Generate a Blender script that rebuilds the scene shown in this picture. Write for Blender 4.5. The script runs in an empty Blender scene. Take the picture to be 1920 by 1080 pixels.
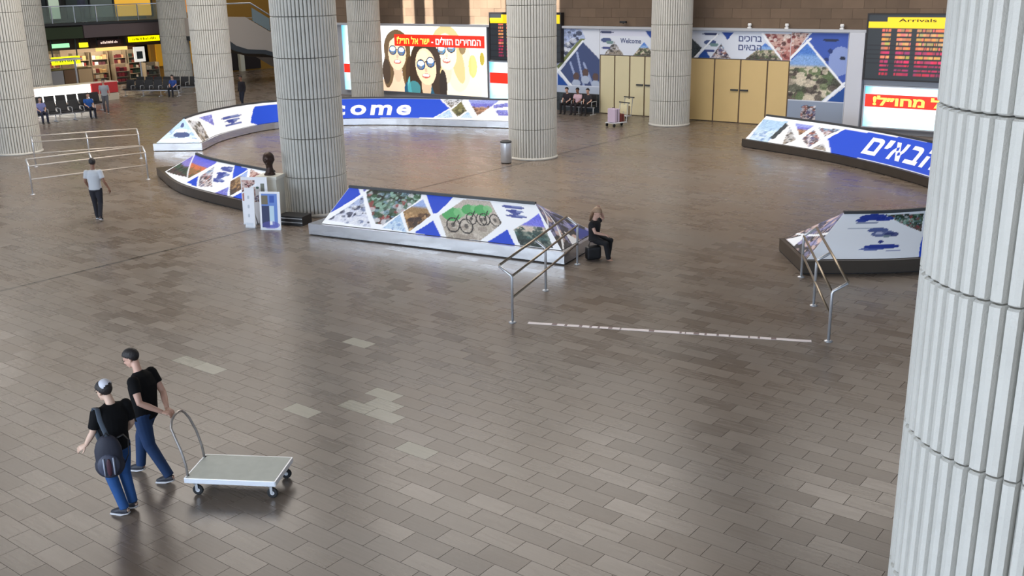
import bpy, bmesh, math, random
import numpy as np
from mathutils import Vector, Matrix, Euler
R = math.radians
scene = bpy.context.scene
COL = scene.collection
random.seed(7)

# ------------------------------------------------------------------ camera
cam_d = bpy.data.cameras.new('camera'); cam = bpy.data.objects.new('camera', cam_d); COL.objects.link(cam)
cam_d.sensor_width = 36; cam_d.lens = 36 * 1890 / 1920; cam_d.clip_end = 400
pitch, roll = R(16.85), R(-1.0)
cam.matrix_world = Matrix.Translation((0, 0, 6.3)) @ Matrix.Rotation(R(90) - pitch, 4, 'X') @ Matrix.Rotation(roll, 4, 'Z')
scene.camera = cam
# ------------------------------------------------------------------ view, world, lights
vs = scene.view_settings
scene.display_settings.display_device = 'sRGB'
vs.view_transform = 'Standard'; vs.look = 'None'; vs.exposure = 0.68; vs.gamma = 1.0; vs.use_curve_mapping = False
w = bpy.data.worlds.new('world'); scene.world = w; w.use_nodes = True
w.node_tree.nodes['Background'].inputs[0].default_value = (0.62, 0.78, 1.0, 1)
w.node_tree.nodes['Background'].inputs[1].default_value = 1.0

# hall axes: U runs away from the camera along the column rows, V runs along the back wall to the right
AL = R(37.5)
UX = Vector((math.sin(AL), math.cos(AL), 0)); VX = Vector((math.cos(AL), -math.sin(AL), 0))
def UV(a, b, z=0): return UX * a + VX * b + Vector((0, 0, z))
GRID = Matrix(((VX.x, UX.x, 0, 0), (VX.y, UX.y, 0, 0), (0, 0, 1, 0), (0, 0, 0, 1)))   # local x = V, local y = U

def area(name, loc, target, sx, sy, power, color=(1, 1, 1), spread=180):
    d = bpy.data.lights.new(name, 'AREA'); d.shape = 'RECTANGLE'; d.size = sx; d.size_y = sy
    d.energy = power; d.color = color; d.spread = R(spread)
    o = bpy.data.objects.new(name, d); COL.objects.link(o); o.location = loc
    o.rotation_euler = (Vector(target) - Vector(loc)).to_track_quat('-Z', 'Y').to_euler()
    return o
sun_d = bpy.data.lights.new('sun', 'SUN'); sun_d.energy = 17.0; sun_d.angle = R(0.6); sun_d.color = (1, .95, .86)
sun = bpy.data.objects.new('sun', sun_d); COL.objects.link(sun)
sd = (UX * 1.0 + Vector((0, 0, -1.0))).normalized()
sun.rotation_euler = sd.to_track_quat('-Z', 'Y').to_euler()
# daylight through assumed windows behind and to the left of the balcony
area('daylight_panel', (-16, -8, 5.2), (4, 8, 4.6), 16, 5, 2600, (.66, .80, 1.0))
area('daylight_panel', (-6, -14, 11.5), (5, 22, 0), 18, 6, 700, (.93, .96, 1.0))
area('daylight_panel', (-28, 4, 7.5), (-5, 30, 3), 14, 6, 1600, (.84, .92, 1.0))  # added panel, gives the columns their left-lit side
# daylight wells and lamps in the hall ceiling
for (a, b, p) in ((27, -22, 2000), (21, -33, 1700), (36, -10, 600), (24, -54, 600), (38, -48, 500), (52, -56, 400)):  # the second is added to lighten the left middle floor
    area('ceiling_light', UV(a, b, 13.3), UV(a, b, 0), 16 if p > 1000 else 8, 16 if p > 1000 else 8, p, (1.0, .93, .85))
for (a, b) in ((30, -65.5), (35, -65.5), (40, -65.5)):
    area('shop_light', UV(a, b + .6, 3.15), UV(a, b + .3, 0), 3.5, 1.0, 130, (1.0, .84, .62))

# ------------------------------------------------------------------ materials
def lin(c):
    return tuple(((x / 255) / 12.92 if x / 255 <= .04045 else ((x / 255 + .055) / 1.055) ** 2.4) for x in c)
def lin_np(a):
    return np.where(a <= .04045, a / 12.92, ((a + .055) / 1.055) ** 2.4)
MATS = {}
def mat(name, rgb, rough=.6, metal=0, noise=0, nscale=8, bump=0, bscale=40, emit=0, spec=.5, alpha=None):
    if name in MATS: return MATS[name]
    m = bpy.data.materials.new(name); m.use_nodes = True; MATS[name] = m
    nt = m.node_tree; N = nt.nodes; L = nt.links; b = N['Principled BSDF']
    c = lin(rgb); b.inputs['Base Color'].default_value = (*c, 1)
    b.inputs['Roughness'].default_value = rough; b.inputs['Metallic'].default_value = metal
    b.inputs['Specular IOR Level'].default_value = spec
    if noise:
        t = N.new('ShaderNodeTexCoord'); n = N.new('ShaderNodeTexNoise'); n.inputs['Scale'].default_value = nscale; n.inputs['Detail'].default_value = 5
        r = N.new('ShaderNodeMix'); r.data_type = 'RGBA'
        r.inputs[6].default_value = (*[x * (1 - noise) for x in c], 1); r.inputs[7].default_value = (*[min(1, x * (1 + noise)) for x in c], 1)
        L.new(t.outputs['Object'], n.inputs['Vector']); L.new(n.outputs['Fac'], r.inputs[0]); L.new(r.outputs[2], b.inputs['Base Color'])
    if bump:
        t = N.new('ShaderNodeTexCoord'); n = N.new('ShaderNodeTexNoise'); n.inputs['Scale'].default_value = bscale; n.inputs['Detail'].default_value = 4
        bp = N.new('ShaderNodeBump'); bp.inputs['Strength'].default_value = bump; bp.inputs['Distance'].default_value = .02
        L.new(t.outputs['Object'], n.inputs['Vector']); L.new(n.outputs['Fac'], bp.inputs['Height']); L.new(bp.outputs[0], b.inputs['Normal'])
    if emit:
        b.inputs['Emission Color'].default_value = (*c, 1); b.inputs['Emission Strength'].default_value = emit
    if alpha is not None:
        b.inputs['Transmission Weight'].default_value = alpha; b.inputs['IOR'].default_value = 1.1
    return m
def print_mat(name, rough=.35, emit=0):
    if name in MATS: return MATS[name]
    m = bpy.data.materials.new(name); m.use_nodes = True; MATS[name] = m
    nt = m.node_tree; b = nt.nodes['Principled BSDF']; a = nt.nodes.new('ShaderNodeAttribute'); a.attribute_name = 'ink'
    nt.links.new(a.outputs['Color'], b.inputs['Base Color']); b.inputs['Roughness'].default_value = rough
    if emit:
        nt.links.new(a.outputs['Color'], b.inputs['Emission Color']); b.inputs['Emission Strength'].default_value = emit
        b.inputs['Base Color'].default_value = (0, 0, 0, 1)
    return m
M_print = print_mat('printed vinyl', .55)
M_back = print_mat('backlit print', .3, .60)
M_wallprint = print_mat('wall print', .5)
M_concrete = mat('column concrete', (188, 186, 179), .78, noise=.10, nscale=3, bump=.25, bscale=60)
M_joint = mat('joint shadow gap', (30, 28, 27), .9)
M_steel = mat('brushed steel', (196, 198, 202), .32, .65, noise=.08)
M_steel_dark = mat('dark steel plinth', (88, 80, 72), .35, .7, noise=.15, nscale=2)
M_plinth = mat('polished steel plinth', (205, 208, 214), .22, .85, noise=.05, nscale=2)
M_cap = mat('dark ridge cap', (48, 50, 52), .5)
M_black = mat('black plastic', (22, 22, 24), .5)
M_rubber = mat('rubber', (30, 30, 32), .8)
M_white = mat('white board', (225, 225, 225), .5)
M_alu = mat('satin aluminium', (205, 208, 214), .4, .3)
M_glass = mat('balustrade glass', (210, 225, 220), .05, alpha=.85)

def stone_mat(name, base, cell=(.9, .42), var=.16):
    m = bpy.data.materials.new(name); m.use_nodes = True; nt = m.node_tree; N = nt.nodes; L = nt.links; b = N['Principled BSDF']
    g = N.new('ShaderNodeNewGeometry'); n = N.new('ShaderNodeTexNoise'); n.inputs['Scale'].default_value = 1.1; n.inputs['Detail'].default_value = 6
    L.new(g.outputs['Position'], n.inputs['Vector'])
    o = N.new('ShaderNodeObjectInfo')
    ad = N.new('ShaderNodeMath'); ad.operation = 'MULTIPLY_ADD'; ad.inputs[1].default_value = .45; L.new(o.outputs['Random'], ad.inputs[0]); L.new(n.outputs['Fac'], ad.inputs[2])
    r = N.new('ShaderNodeValToRGB'); c = lin(base)
    r.color_ramp.elements[0].position = .3; r.color_ramp.elements[0].color = (*[x * (1 - var * 1.6) for x in c], 1)
    r.color_ramp.elements[1].position = 1.0; r.color_ramp.elements[1].color = (*[min(1, x * (1 + var)) for x in c], 1)
    L.new(ad.outputs[0], r.inputs[0]); L.new(r.outputs[0], b.inputs['Base Color']); b.inputs['Roughness'].default_value = .8
    return m
M_stone = stone_mat('wall stone', (104, 86, 70))

def floor_mat(name, pale=False):
    m = bpy.data.materials.new(name); m.use_nodes = True; nt = m.node_tree; N = nt.nodes; L = nt.links; b = N['Principled BSDF']
    def math_(op, a, bb=None, c=None):
        n = N.new('ShaderNodeMath'); n.operation = op
        for i, x in enumerate((a, bb, c)):
            if x is None: continue
            if isinstance(x, (int, float)): n.inputs[i].default_value = x
            else: L.new(x, n.inputs[i])
        return n.outputs[0]
    g = N.new('ShaderNodeNewGeometry'); vr = N.new('ShaderNodeVectorRotate'); vr.rotation_type = 'Z_AXIS'; vr.inputs['Angle'].default_value = AL
    L.new(g.outputs['Position'], vr.inputs['Vector'])
    s = N.new('ShaderNodeSeparateXYZ'); L.new(vr.outputs[0], s.inputs[0])
    v, u = s.outputs[0], s.outputs[1]
    row = math_('FLOOR', math_('DIVIDE', u, .3))
    odd = math_('FLOORED_MODULO', row, 2)
    col = math_('FLOOR', math_('MULTIPLY_ADD', odd, .5, math_('DIVIDE', v, .6)))
    cb = N.new('ShaderNodeCombineXYZ'); L.new(row, cb.inputs[0]); L.new(col, cb.inputs[1])
    wn = N.new('ShaderNodeTexWhiteNoise'); wn.noise_dimensions = '2D'; L.new(cb.outputs[0], wn.inputs['Vector'])
    # travertine veins, stretched along the tile
    mp = N.new('ShaderNodeCombineXYZ'); L.new(math_('MULTIPLY', v, 1.8), mp.inputs[0]); L.new(math_('MULTIPLY', u, 24.0), mp.inputs[1]); L.new(math_('MULTIPLY', wn.outputs['Value'], 37.0), mp.inputs[2])
    ve = N.new('ShaderNodeTexNoise'); ve.inputs['Scale'].default_value = 1.0; ve.inputs['Detail'].default_value = 4; L.new(mp.outputs[0], ve.inputs['Vector'])
    # large worn patches
    mp2 = N.new('ShaderNodeCombineXYZ'); L.new(math_('MULTIPLY', v, .22), mp2.inputs[0]); L.new(math_('MULTIPLY', u, .5), mp2.inputs[1])
    bl = N.new('ShaderNodeTexNoise'); bl.inputs['Scale'].default_value = 1.0; bl.inputs['Detail'].default_value = 5; L.new(mp2.outputs[0], bl.inputs['Vector'])
    t = math_('ADD', math_('MULTIPLY', wn.outputs['Value'], .30), math_('MULTIPLY', ve.outputs['Fac'], .85))
    t = math_('ADD', t, math_('MULTIPLY', bl.outputs['Fac'], .5))
    r = N.new('ShaderNodeValToRGB'); e = r.color_ramp.elements
    if pale:
        e[0].position = .3; e[0].color = (*lin((134, 132, 119)), 1); e[1].position = 1.4; e[1].color = (*lin((168, 165, 152)), 1)
    else:
        e[0].position = .45; e[0].color = (*lin((103, 93, 84)), 1)
        x = e.new(.80); x.color = (*lin((117, 107, 98)), 1)
        x = e.new(.98); x.color = (*lin((125, 116, 107)), 1)
        e[-1].position = 1.0; e[-1].color = (*lin((136, 127, 117)), 1)
    mr = math_('MULTIPLY', t, 1.0 / 1.25)
    L.new(mr, r.inputs[0])
    # warm brown drift
    hue = N.new('ShaderNodeMix'); hue.data_type = 'RGBA'; hue.blend_type = 'MULTIPLY'
    rr = N.new('ShaderNodeValToRGB'); rr.color_ramp.elements[0].position = .35; rr.color_ramp.elements[0].color = (1, .95, .90, 1); rr.color_ramp.elements[1].position = .65; rr.color_ramp.elements[1].color = (.95, .97, 1, 1)
    L.new(bl.outputs['Fac'], rr.inputs[0]); hue.inputs[0].default_value = 1.0 if not pale else .2
    L.new(r.outputs[0], hue.inputs[6]); L.new(rr.outputs[0], hue.inputs[7])
    # joints
    fu = math_('PINGPONG', math_('DIVIDE', u, .3), .5); fv = math_('PINGPONG', math_('MULTIPLY_ADD', odd, .5, math_('DIVIDE', v, .6)), .5)
    j = math_('MINIMUM', math_('MULTIPLY', fu, .3), math_('MULTIPLY', fv, .6))
    jm = math_('LESS_THAN', j, .0018)
    jx = N.new('ShaderNodeMix'); jx.data_type = 'RGBA'; L.new(jm, jx.inputs[0]); L.new(hue.outputs[2], jx.inputs[6]); jx.inputs[7].default_value = (*lin((104, 95, 86)), 1)
    # expansion joint on the column line
    sj = math_('LESS_THAN', math_('ABSOLUTE', math_('ADD', v, 21.85)), .05)
    jy = N.new('ShaderNodeMix'); jy.data_type = 'RGBA'; L.new(sj, jy.inputs[0]); L.new(jx.outputs[2], jy.inputs[6]); jy.inputs[7].default_value = (*lin((52, 46, 40)), 1)
    L.new(jy.outputs[2], b.inputs['Base Color'])
    rg = math_('MULTIPLY_ADD', ve.outputs['Fac'], .14, math_('MULTIPLY_ADD', wn.outputs['Value'], .10, .17))
    L.new(rg, b.inputs['Roughness'])
    bp = N.new('ShaderNodeBump'); bp.inputs['Strength'].default_value = .06; bp.inputs['Distance'].default_value = .01
    L.new(ve.outputs['Fac'], bp.inputs['Height']); L.new(bp.outputs[0], b.inputs['Normal'])
    b.inputs['Specular IOR Level'].default_value = .5
    return m
M_floor = floor_mat('polished stone floor'); M_pale = floor_mat('pale replacement tile', True)

# ------------------------------------------------------------------ object helpers
def tag(o, label=None, cat=None, group=None, kind=None):
    if label: o['label'] = label
    if cat: o['category'] = cat
    if group: o['group'] = group
    if kind: o['kind'] = kind
    return o
def empty(name, loc=(0, 0, 0), rz=0, label=None, cat=None, group=None, kind=None):
    o = bpy.data.objects.new(name, None); COL.objects.link(o); o.location = loc; o.rotation_euler = (0, 0, rz); o.empty_display_size = .1
    return tag(o, label, cat, group, kind)
def obj(name, me, m=None, parent=None, smooth=False, label=None, cat=None, group=None, kind=None):
    if isinstance(me, bmesh.types.BMesh):
        bm = me; me = bpy.data.meshes.new(name); bm.normal_update(); bm.to_mesh(me); bm.free()
    if m is not None and not len(me.materials):
        for x in (m if isinstance(m, (list, tuple)) else [m]): me.materials.append(x)
    if smooth: me.polygons.foreach_set('use_smooth', [True] * len(me.polygons))
    o = bpy.data.objects.new(name, me); COL.objects.link(o)
    if parent is not None: o.parent = parent
    return tag(o, label, cat, group, kind)
def box(bm, c, s, rz=0, bev=0, M=None, mi=0):
    r = bmesh.ops.create_cube(bm, size=1.0)
    vs_ = r['verts']
    T = Matrix.Translation(c) @ Matrix.Rotation(rz, 4, 'Z') @ Matrix.Diagonal((*s, 1))
    if M is not None: T = M @ T
    bmesh.ops.transform(bm, matrix=T, verts=vs_)
    fs = list({f for v in vs_ for f in v.link_faces})
    for f in fs: f.material_index = mi
    if bev:
        es = list({e for v in vs_ for e in v.link_edges})
        bmesh.ops.bevel(bm, geom=es, offset=bev, segments=2, affect='EDGES', profile=.6)
    return bm
def bx(c, s, rz=0, bev=0, M=None):
    return box(bmesh.new(), c, s, rz, bev, M)
def tube(bm, pts, rads, n=10, side=None, cap=True, mi=0):
    """tube along pts; rads: number or (side radius, other radius); side: reference direction"""
    pts = [Vector(p) for p in pts]
    if isinstance(rads, (int, float)): rads = [rads] * len(pts)
    rings = []; prev = None
    for i, p in enumerate(pts):
        a = pts[max(0, i - 1)]; b = pts[min(len(pts) - 1, i + 1)]; t = (b - a).normalized()
        if side is not None: x = Vector(side) - t * t.dot(Vector(side))
        elif prev is not None: x = prev - t * t.dot(prev)
        else:
            h = Vector((0, 0, 1)) if abs(t.z) < .9 else Vector((1, 0, 0)); x = t.cross(h)
        x.normalize(); prev = x; y = t.cross(x)
        r = rads[i]; ra, rb = (r if isinstance(r, (tuple, list)) else (r, r))
        rings.append([bm.verts.new(p + x * ra * math.cos(2 * math.pi * k / n) + y * rb * math.sin(2 * math.pi * k / n)) for k in range(n)])
    for i in range(len(rings) - 1):
        for k in range(n):
            f = bm.faces.new((rings[i][k], rings[i][(k + 1) % n], rings[i + 1][(k + 1) % n], rings[i + 1][k])); f.material_index = mi; f.smooth = True
    if cap:
        f = bm.faces.new(rings[0][::-1]); f.material_index = mi
        f = bm.faces.new(rings[-1]); f.material_index = mi
    return bm
def ell(bm, c, r, rot=None, seg=16, mi=0):
    g = bmesh.ops.create_uvsphere(bm, u_segments=seg, v_segments=max(8, seg * 3 // 4), radius=1.0)
    T = Matrix.Translation(c) @ (rot.to_matrix().to_4x4() if rot is not None else Matrix.Identity(4)) @ Matrix.Diagonal((*r, 1))
    bmesh.ops.transform(bm, matrix=T, verts=g['verts'])
    for f in {f for v in g['verts'] for f in v.link_faces}: f.smooth = True; f.material_index = mi
    return bm
def lathe(bm, prof, c=(0, 0, 0), n=24, mi=0):
    rings = []
    for r, z in prof:
        rings.append([bm.verts.new((c[0] + r * math.cos(2 * math.pi * k / n), c[1] + r * math.sin(2 * math.pi * k / n), c[2] + z)) for k in range(n)])
    for i in range(len(rings) - 1):
        for k in range(n):
            f = bm.faces.new((rings[i][k], rings[i][(k + 1) % n], rings[i + 1][(k + 1) % n], rings[i + 1][k])); f.smooth = True; f.material_index = mi
    bm.faces.new(rings[0][::-1]); bm.faces.new(rings[-1])
    return bm
def copy_tree(o, parent=None):
    c = o.copy(); COL.objects.link(c); c.parent = parent
    for ch in list(o.children): copy_tree(ch, c)
    return c

# ------------------------------------------------------------------ printed graphics: a small painter whose pixels become colours on a fine mesh
PAL = dict(B=(6, 68, 200), N=(28, 52, 148), W=(240, 243, 248), D=(24, 66, 128))
class Canvas:
    def __init__(s, w, h, res, bg=(240, 243, 248)):
        s.w, s.h = w, h; s.nx = max(2, int(w / res)) + 1; s.ny = max(2, int(h / res)) + 1
        s.a = np.ones((s.ny, s.nx, 3)) * (np.array(bg) / 255.)
        s.X, s.Y = np.meshgrid(np.linspace(0, w, s.nx), np.linspace(0, h, s.ny)); s.rng = np.random.default_rng(5)
    def mask(s, pts):
        m = np.zeros(s.X.shape, bool); n = len(pts); j = n - 1
        for i in range(n):
            xi, yi = pts[i]; xj, yj = pts[j]
            c = ((yi > s.Y) != (yj > s.Y)) & (s.X < (xj - xi) * (s.Y - yi) / ((yj - yi) if yj != yi else 1e-9) + xi)
            m ^= c; j = i
        return m
    def fill(s, m, c, al=1.0):
        c = np.array(PAL.get(c, c) if isinstance(c, str) else c) / 255.
        s.a[m] = s.a[m] * (1 - al) + c * al
    def poly(s, pts, c): s.fill(s.mask(pts), c)
    def ellipse(s, cx, cy, rx, ry, c, al=1.0, rot=0, within=None, ring=None):
        dx, dy = s.X - cx, s.Y - cy; q, p = math.cos(rot), math.sin(rot)
        d = ((dx * q + dy * p) / rx) ** 2 + ((-dx * p + dy * q) / ry) ** 2
        m = d < 1
        if ring: m &= d > ring
        if within is not None: m &= within
        s.fill(m, c, al)
    def line(s, a, b, wd, c, within=None):
        a = np.array(a, float); b = np.array(b, float); d = b - a; L2 = d @ d
        t = np.clip(((s.X - a[0]) * d[0] + (s.Y - a[1]) * d[1]) / L2, 0, 1)
        m = np.hypot(s.X - a[0] - t * d[0], s.Y - a[1] - t * d[1]) < wd / 2
        if within is not None: m &= within
        s.fill(m, c)
    def photo(s, pts, kind, seed=1):
        m = s.mask(pts) if not isinstance(pts, np.ndarray) else pts
        if not m.any(): return
        K = dict(
            snow=([(208, 212, 226), (196, 202, 222), (170, 185, 220)], [(120, 132, 165), (50, 56, 78), (225, 228, 236)], 26),
            pu=([(112, 112, 195), (120, 125, 205)], [(64, 62, 130), (170, 175, 225)], 10),
            jungle=([(96, 70, 66), (60, 84, 72), (84, 110, 96), (40, 58, 46)], [(140, 175, 160), (18, 24, 22), (150, 60, 62), (36, 72, 44), (120, 150, 175), (200, 200, 205)], 60),
            sky=([(190, 212, 232), (165, 196, 228)], [(130, 160, 205), (210, 225, 240)], 10),
            desert=([(70, 60, 56), (168, 130, 88), (150, 120, 84), (150, 172, 220)], [(88, 62, 42), (52, 38, 40), (196, 160, 116)], 22),
            field=([(70, 52, 50), (54, 84, 62), (132, 122, 196), (120, 112, 200)], [(40, 66, 44), (96, 60, 62), (38, 30, 40)], 22),
            sunset=([(96, 82, 50), (140, 104, 66), (205, 110, 70), (110, 106, 206), (96, 100, 214)], [(80, 90, 52), (170, 90, 60)], 12),
            crowd=([(206, 196, 194), (180, 170, 180), (120, 150, 180)], [(60, 50, 56), (150, 96, 84), (226, 222, 226), (84, 84, 120)], 55),
            red=([(180, 120, 112), (196, 160, 150)], [(120, 50, 50), (220, 210, 204), (80, 50, 50)], 22),
            rock=([(150, 140, 128), (170, 168, 170), (196, 200, 208)], [(84, 78, 66), (210, 210, 214), (60, 60, 62)], 24),
            olive=([(84, 80, 44), (110, 104, 60)], [(54, 52, 30), (140, 136, 96)], 12),
            dune=([(120, 90, 70), (164, 120, 90), (110, 110, 200), (140, 150, 215)], [(96, 66, 48), (180, 150, 130)], 12),
            shore=([(24, 46, 50), (60, 96, 96), (205, 190, 175), (112, 116, 220), (96, 104, 222)], [(34, 60, 60), (120, 130, 120)], 14),
            bikes=([(176, 168, 156), (184, 174, 166)], [(150, 140, 130), (196, 188, 178)], 14),
            town=([(96, 84, 74), (150, 140, 124), (196, 180, 156), (128, 166, 220), (74, 124, 206)], [(70, 74, 60), (212, 200, 178), (92, 110, 72), (60, 52, 48)], 46),
            night=([(36, 34, 48), (58, 62, 96), (96, 100, 150)], [(220, 190, 180), (150, 150, 200), (24, 22, 30)], 40),
            dark=([(52, 60, 66)], [(30, 36, 42)], 4),
            grey=([(120, 126, 160)], [(70, 80, 120), (190, 196, 215)], 10))[kind]
        rng = np.random.default_rng(seed * 31 + len(kind)); ys = s.Y[m]; y0, y1 = ys.min(), ys.max(); xs = s.X[m]; x0, x1 = xs.min(), xs.max()
        bands = K[0]; f = np.clip((s.Y - y0) / (y1 - y0 + 1e-6), 0, .9999) * len(bands)
        if len(bands) > 1:
            f = np.clip(f - .5, 0, len(bands) - 1.001); i = f.astype(int); t = np.clip((f - i) * 3 - 1, 0, 1)[..., None]
            bc = np.array(bands) / 255.; cc = bc[i] * (1 - t) + bc[np.minimum(i + 1, len(bands) - 1)] * t
        else: cc = np.ones(s.a.shape) * np.array(bands[0]) / 255.
        s.a[m] = cc[m]
        sz = max(min(x1 - x0, y1 - y0), .05); top = 1.0 if kind in ('jungle', 'crowd', 'snow', 'night', 'pu', 'rock', 'red') else .55
        for _ in range(K[2] * 4):
            c = K[1][rng.integers(len(K[1]))]; k = rng.uniform(.4, 1.0) ** 2 * .085 * sz
            s.ellipse(rng.uniform(x0, x1), rng.uniform(y0, y0 + (y1 - y0) * top), k * rng.uniform(.8, 2.2), k, c, rng.uniform(.5, .95), within=m)
        n = rng.normal(0, .035, s.X.shape)[..., None]; s.a[m] = np.clip(s.a + n, 0, 1)[m]
        if kind == 'bikes':
            w_, h_ = x1 - x0, y1 - y0
            for (px, py, sc) in ((.22, .42, 1.0), (.52, .60, .8), (.74, .62, .8)):
                cx, cy = x0 + w_ * px, y0 + h_ * py; r = .19 * h_ * sc
                s.ellipse(cx - r * .2, cy + r * .9, r * 1.5, r * .9, (58, 160, 86), .85, within=m)
                s.ellipse(cx + r, cy + r * 1.2, r * .9, r * .6, (120, 190, 130), .8, within=m)
                for dx in (0, 1.9 * r):
                    s.ellipse(cx + dx, cy - r * .5, r, r, (44, 44, 48), within=m, ring=.68); s.ellipse(cx + dx, cy - r * .5, r * .3, r * .3, (90, 86, 84), within=m)
                s.line((cx, cy - r * .5), (cx + .9 * r, cy + .9 * r), .035, (40, 40, 44), within=m)
    def plane(s, pts, seed=1, bg='W'):
        m = s.mask(pts); s.fill(m, bg); xs, ys = s.X[m], s.Y[m]
        if not len(xs): return
        cx, cy = xs.mean(), ys.mean(); w_, h_ = np.ptp(xs), np.ptp(ys)
        for dy, rw, rh in ((.20, .26, .08), (.02, .20, .06), (-.02, .12, .12), (-.20, .24, .06)):
            s.ellipse(cx + w_ * .03 * seed % .05, cy + dy * h_, rw * w_, rh * h_, (44, 60, 140), .9, within=m)
            s.ellipse(cx + .1 * w_, cy + dy * h_ + .03 * h_, rw * w_ * .5, rh * h_ * .5, (130, 145, 190), .8, within=m)
def ink_mesh(name, cv, fn, m, parent):
    """fn(x 0..1, y 0..1) -> point"""
    ny, nx = cv.ny, cv.nx
    co = [fn(i / (nx - 1), j / (ny - 1)) for j in range(ny) for i in range(nx)]
    fs = [(j * nx + i, j * nx + i + 1, (j + 1) * nx + i + 1, (j + 1) * nx + i) for j in range(ny - 1) for i in range(nx - 1)]
    me = bpy.data.meshes.new(name); me.from_pydata(co, [], fs)
    at = me.color_attributes.new('ink', 'FLOAT_COLOR', 'POINT')
    c = np.ones((ny * nx, 4), np.float32); c[:, :3] = lin_np(cv.a.reshape(-1, 3)); at.data.foreach_set('color', c.ravel())
    return obj(name, me, m, parent, smooth=True)
FONT_CACHE = {}
def text_mesh(txt, bold=.02):
    cu = bpy.data.curves.new('t', 'FONT'); cu.body = txt; cu.size = 1.0; cu.offset = bold; cu.resolution_u = 3
    o = bpy.data.objects.new('t', cu); COL.objects.link(o)
    dg = bpy.context.evaluated_depsgraph_get(); me = bpy.data.meshes.new_from_object(o.evaluated_get(dg))
    bpy.data.objects.remove(o); me.materials.clear()
    v = np.array([x.co[:] for x in me.vertices])
    return me, (v[:, 0].min(), v[:, 0].max(), v[:, 1].min(), v[:, 1].max()) if len(v) else (0, 1, 0, 1)
def lettering(name, txt, fn, m, parent, bold=.02, fit='stretch', cuts=0, label=None):
    """maps the text box on fn(x 0..1, y 0..1)"""
    me, (x0, x1, y0, y1) = text_mesh(txt, bold)
    if cuts:
        bm = bmesh.new(); bm.from_mesh(me)
        for k in range(1, cuts):
            x = x0 + (x1 - x0) * k / cuts
            bmesh.ops.bisect_plane(bm, geom=bm.verts[:] + bm.edges[:] + bm.faces[:], plane_co=(x, 0, 0), plane_no=(1, 0, 0))
        bm.to_mesh(me); bm.free()
    # one object per letter: islands whose widths overlap belong to one letter
    bm = bmesh.new(); bm.from_mesh(me); bm.verts.ensure_lookup_table(); seen_ = set(); isl = []
    for v in bm.verts:
        if v.index in seen_: continue
        st_ = [v]; grp = []; seen_.add(v.index)
        while st_:
            a = st_.pop(); grp.append(a.index)
            for e in a.link_edges:
                b_ = e.other_vert(a)
                if b_.index not in seen_: seen_.add(b_.index); st_.append(b_)
        xs = [bm.verts[k].co.x for k in grp]; isl.append([min(xs), max(xs), set(grp)])
    isl.sort(key=lambda t_: t_[0]); let = []
    for a, b_, g in isl:
        if let and a < let[-1][1] - .25 * (b_ - a): let[-1][1] = max(let[-1][1], b_); let[-1][2] |= g
        else: let.append([a, b_, g])
    out = None
    for a, b_, g in let:
        idx = sorted(g); mp = {k: n_ for n_, k in enumerate(idx)}
        co = [Vector(fn((bm.verts[k].co.x - x0) / (x1 - x0), (bm.verts[k].co.y - y0) / (y1 - y0))) for k in idx]
        fs = [[mp[v.index] for v in f.verts] for f in bm.faces if f.verts[0].index in g]
        m2_ = bpy.data.meshes.new('letter'); m2_.from_pydata(co, [], fs); out = obj('letter', m2_, m, parent)
    bm.free(); return out


# ================================================================== FLOOR
fl = obj('floor', bx((-15, 35, -.16), (150, 150, .3)), M_floor, kind='structure')   # bed under the paving, top at -0.01
U0, U1, V0, V1 = 2.4, 21.0, -27.0, 1.2
def far_floor():
    bm = bmesh.new()
    def q(a0, a1, b0, b1):
        f = bm.faces.new([bm.verts.new(UV(*p)) for p in ((a0, b0), (a0, b1), (a1, b1), (a1, b0))])
        if f.normal.z < 0: f.normal_flip()
    q(-40, U0, -90, 40); q(U1, 100, -90, 40); q(U0, U1, -90, V0); q(U0, U1, V1, 40)
    bm.normal_update()
    for f in bm.faces:
        if f.normal.z < 0: f.normal_flip()
    return bm
obj('paving', far_floor(), M_floor, fl)
def tile_bm(bm, c, lx, ly, M):
    g = .0013; b = .0022
    x0, x1, y0, y1 = c[0] - lx / 2 + g, c[0] + lx / 2 - g, c[1] - ly / 2 + g, c[1] + ly / 2 - g
    lo = [bm.verts.new(M @ Vector(p)) for p in ((x0, y0, -.009), (x1, y0, -.009), (x1, y1, -.009), (x0, y1, -.009))]
    mi = [bm.verts.new(M @ Vector(p)) for p in ((x0, y0, -.002), (x1, y0, -.002), (x1, y1, -.002), (x0, y1, -.002))]
    hi = [bm.verts.new(M @ Vector(p)) for p in ((x0 + b, y0 + b, 0), (x1 - b, y0 + b, 0), (x1 - b, y1 - b, 0), (x0 + b, y1 - b, 0))]
    for a, c_ in ((lo, mi), (mi, hi)):
        for k in range(4): bm.faces.new((a[k], a[(k + 1) % 4], c_[(k + 1) % 4], c_[k]))
    bm.faces.new(hi)
f0 = cam_d.lens / 36
def seen(p):
    q = cam.matrix_world.inverted() @ p
    return q.z < 0 and abs(q.x / -q.z * f0) < .52 and abs(q.y / -q.z * f0) < .30
cells = []
for r in range(round(U0 / .3), round(U1 / .3)):
    odd = r % 2; lo, hi = V0, V1; b = lo
    while b < hi - 1e-6:
        k = math.floor(b / .6 + odd * .5 + 1e-6); e = min(hi, (k + 1 - odd * .5) * .6)
        cells.append((r, b, e)); b = e
PALE = [(9.37, -8.79), (9.59, -11.45), (10.53, -10.57), (9.97, -10.48), (10.27, -10.5), (9.85, -14.9), (9.78, -13.95), (9.98, -10.9), (12.1, -12.9)]
def is_pale(r, b, e): return any(r * .3 <= a < r * .3 + .3 and b <= c < e for a, c in PALE)
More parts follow.
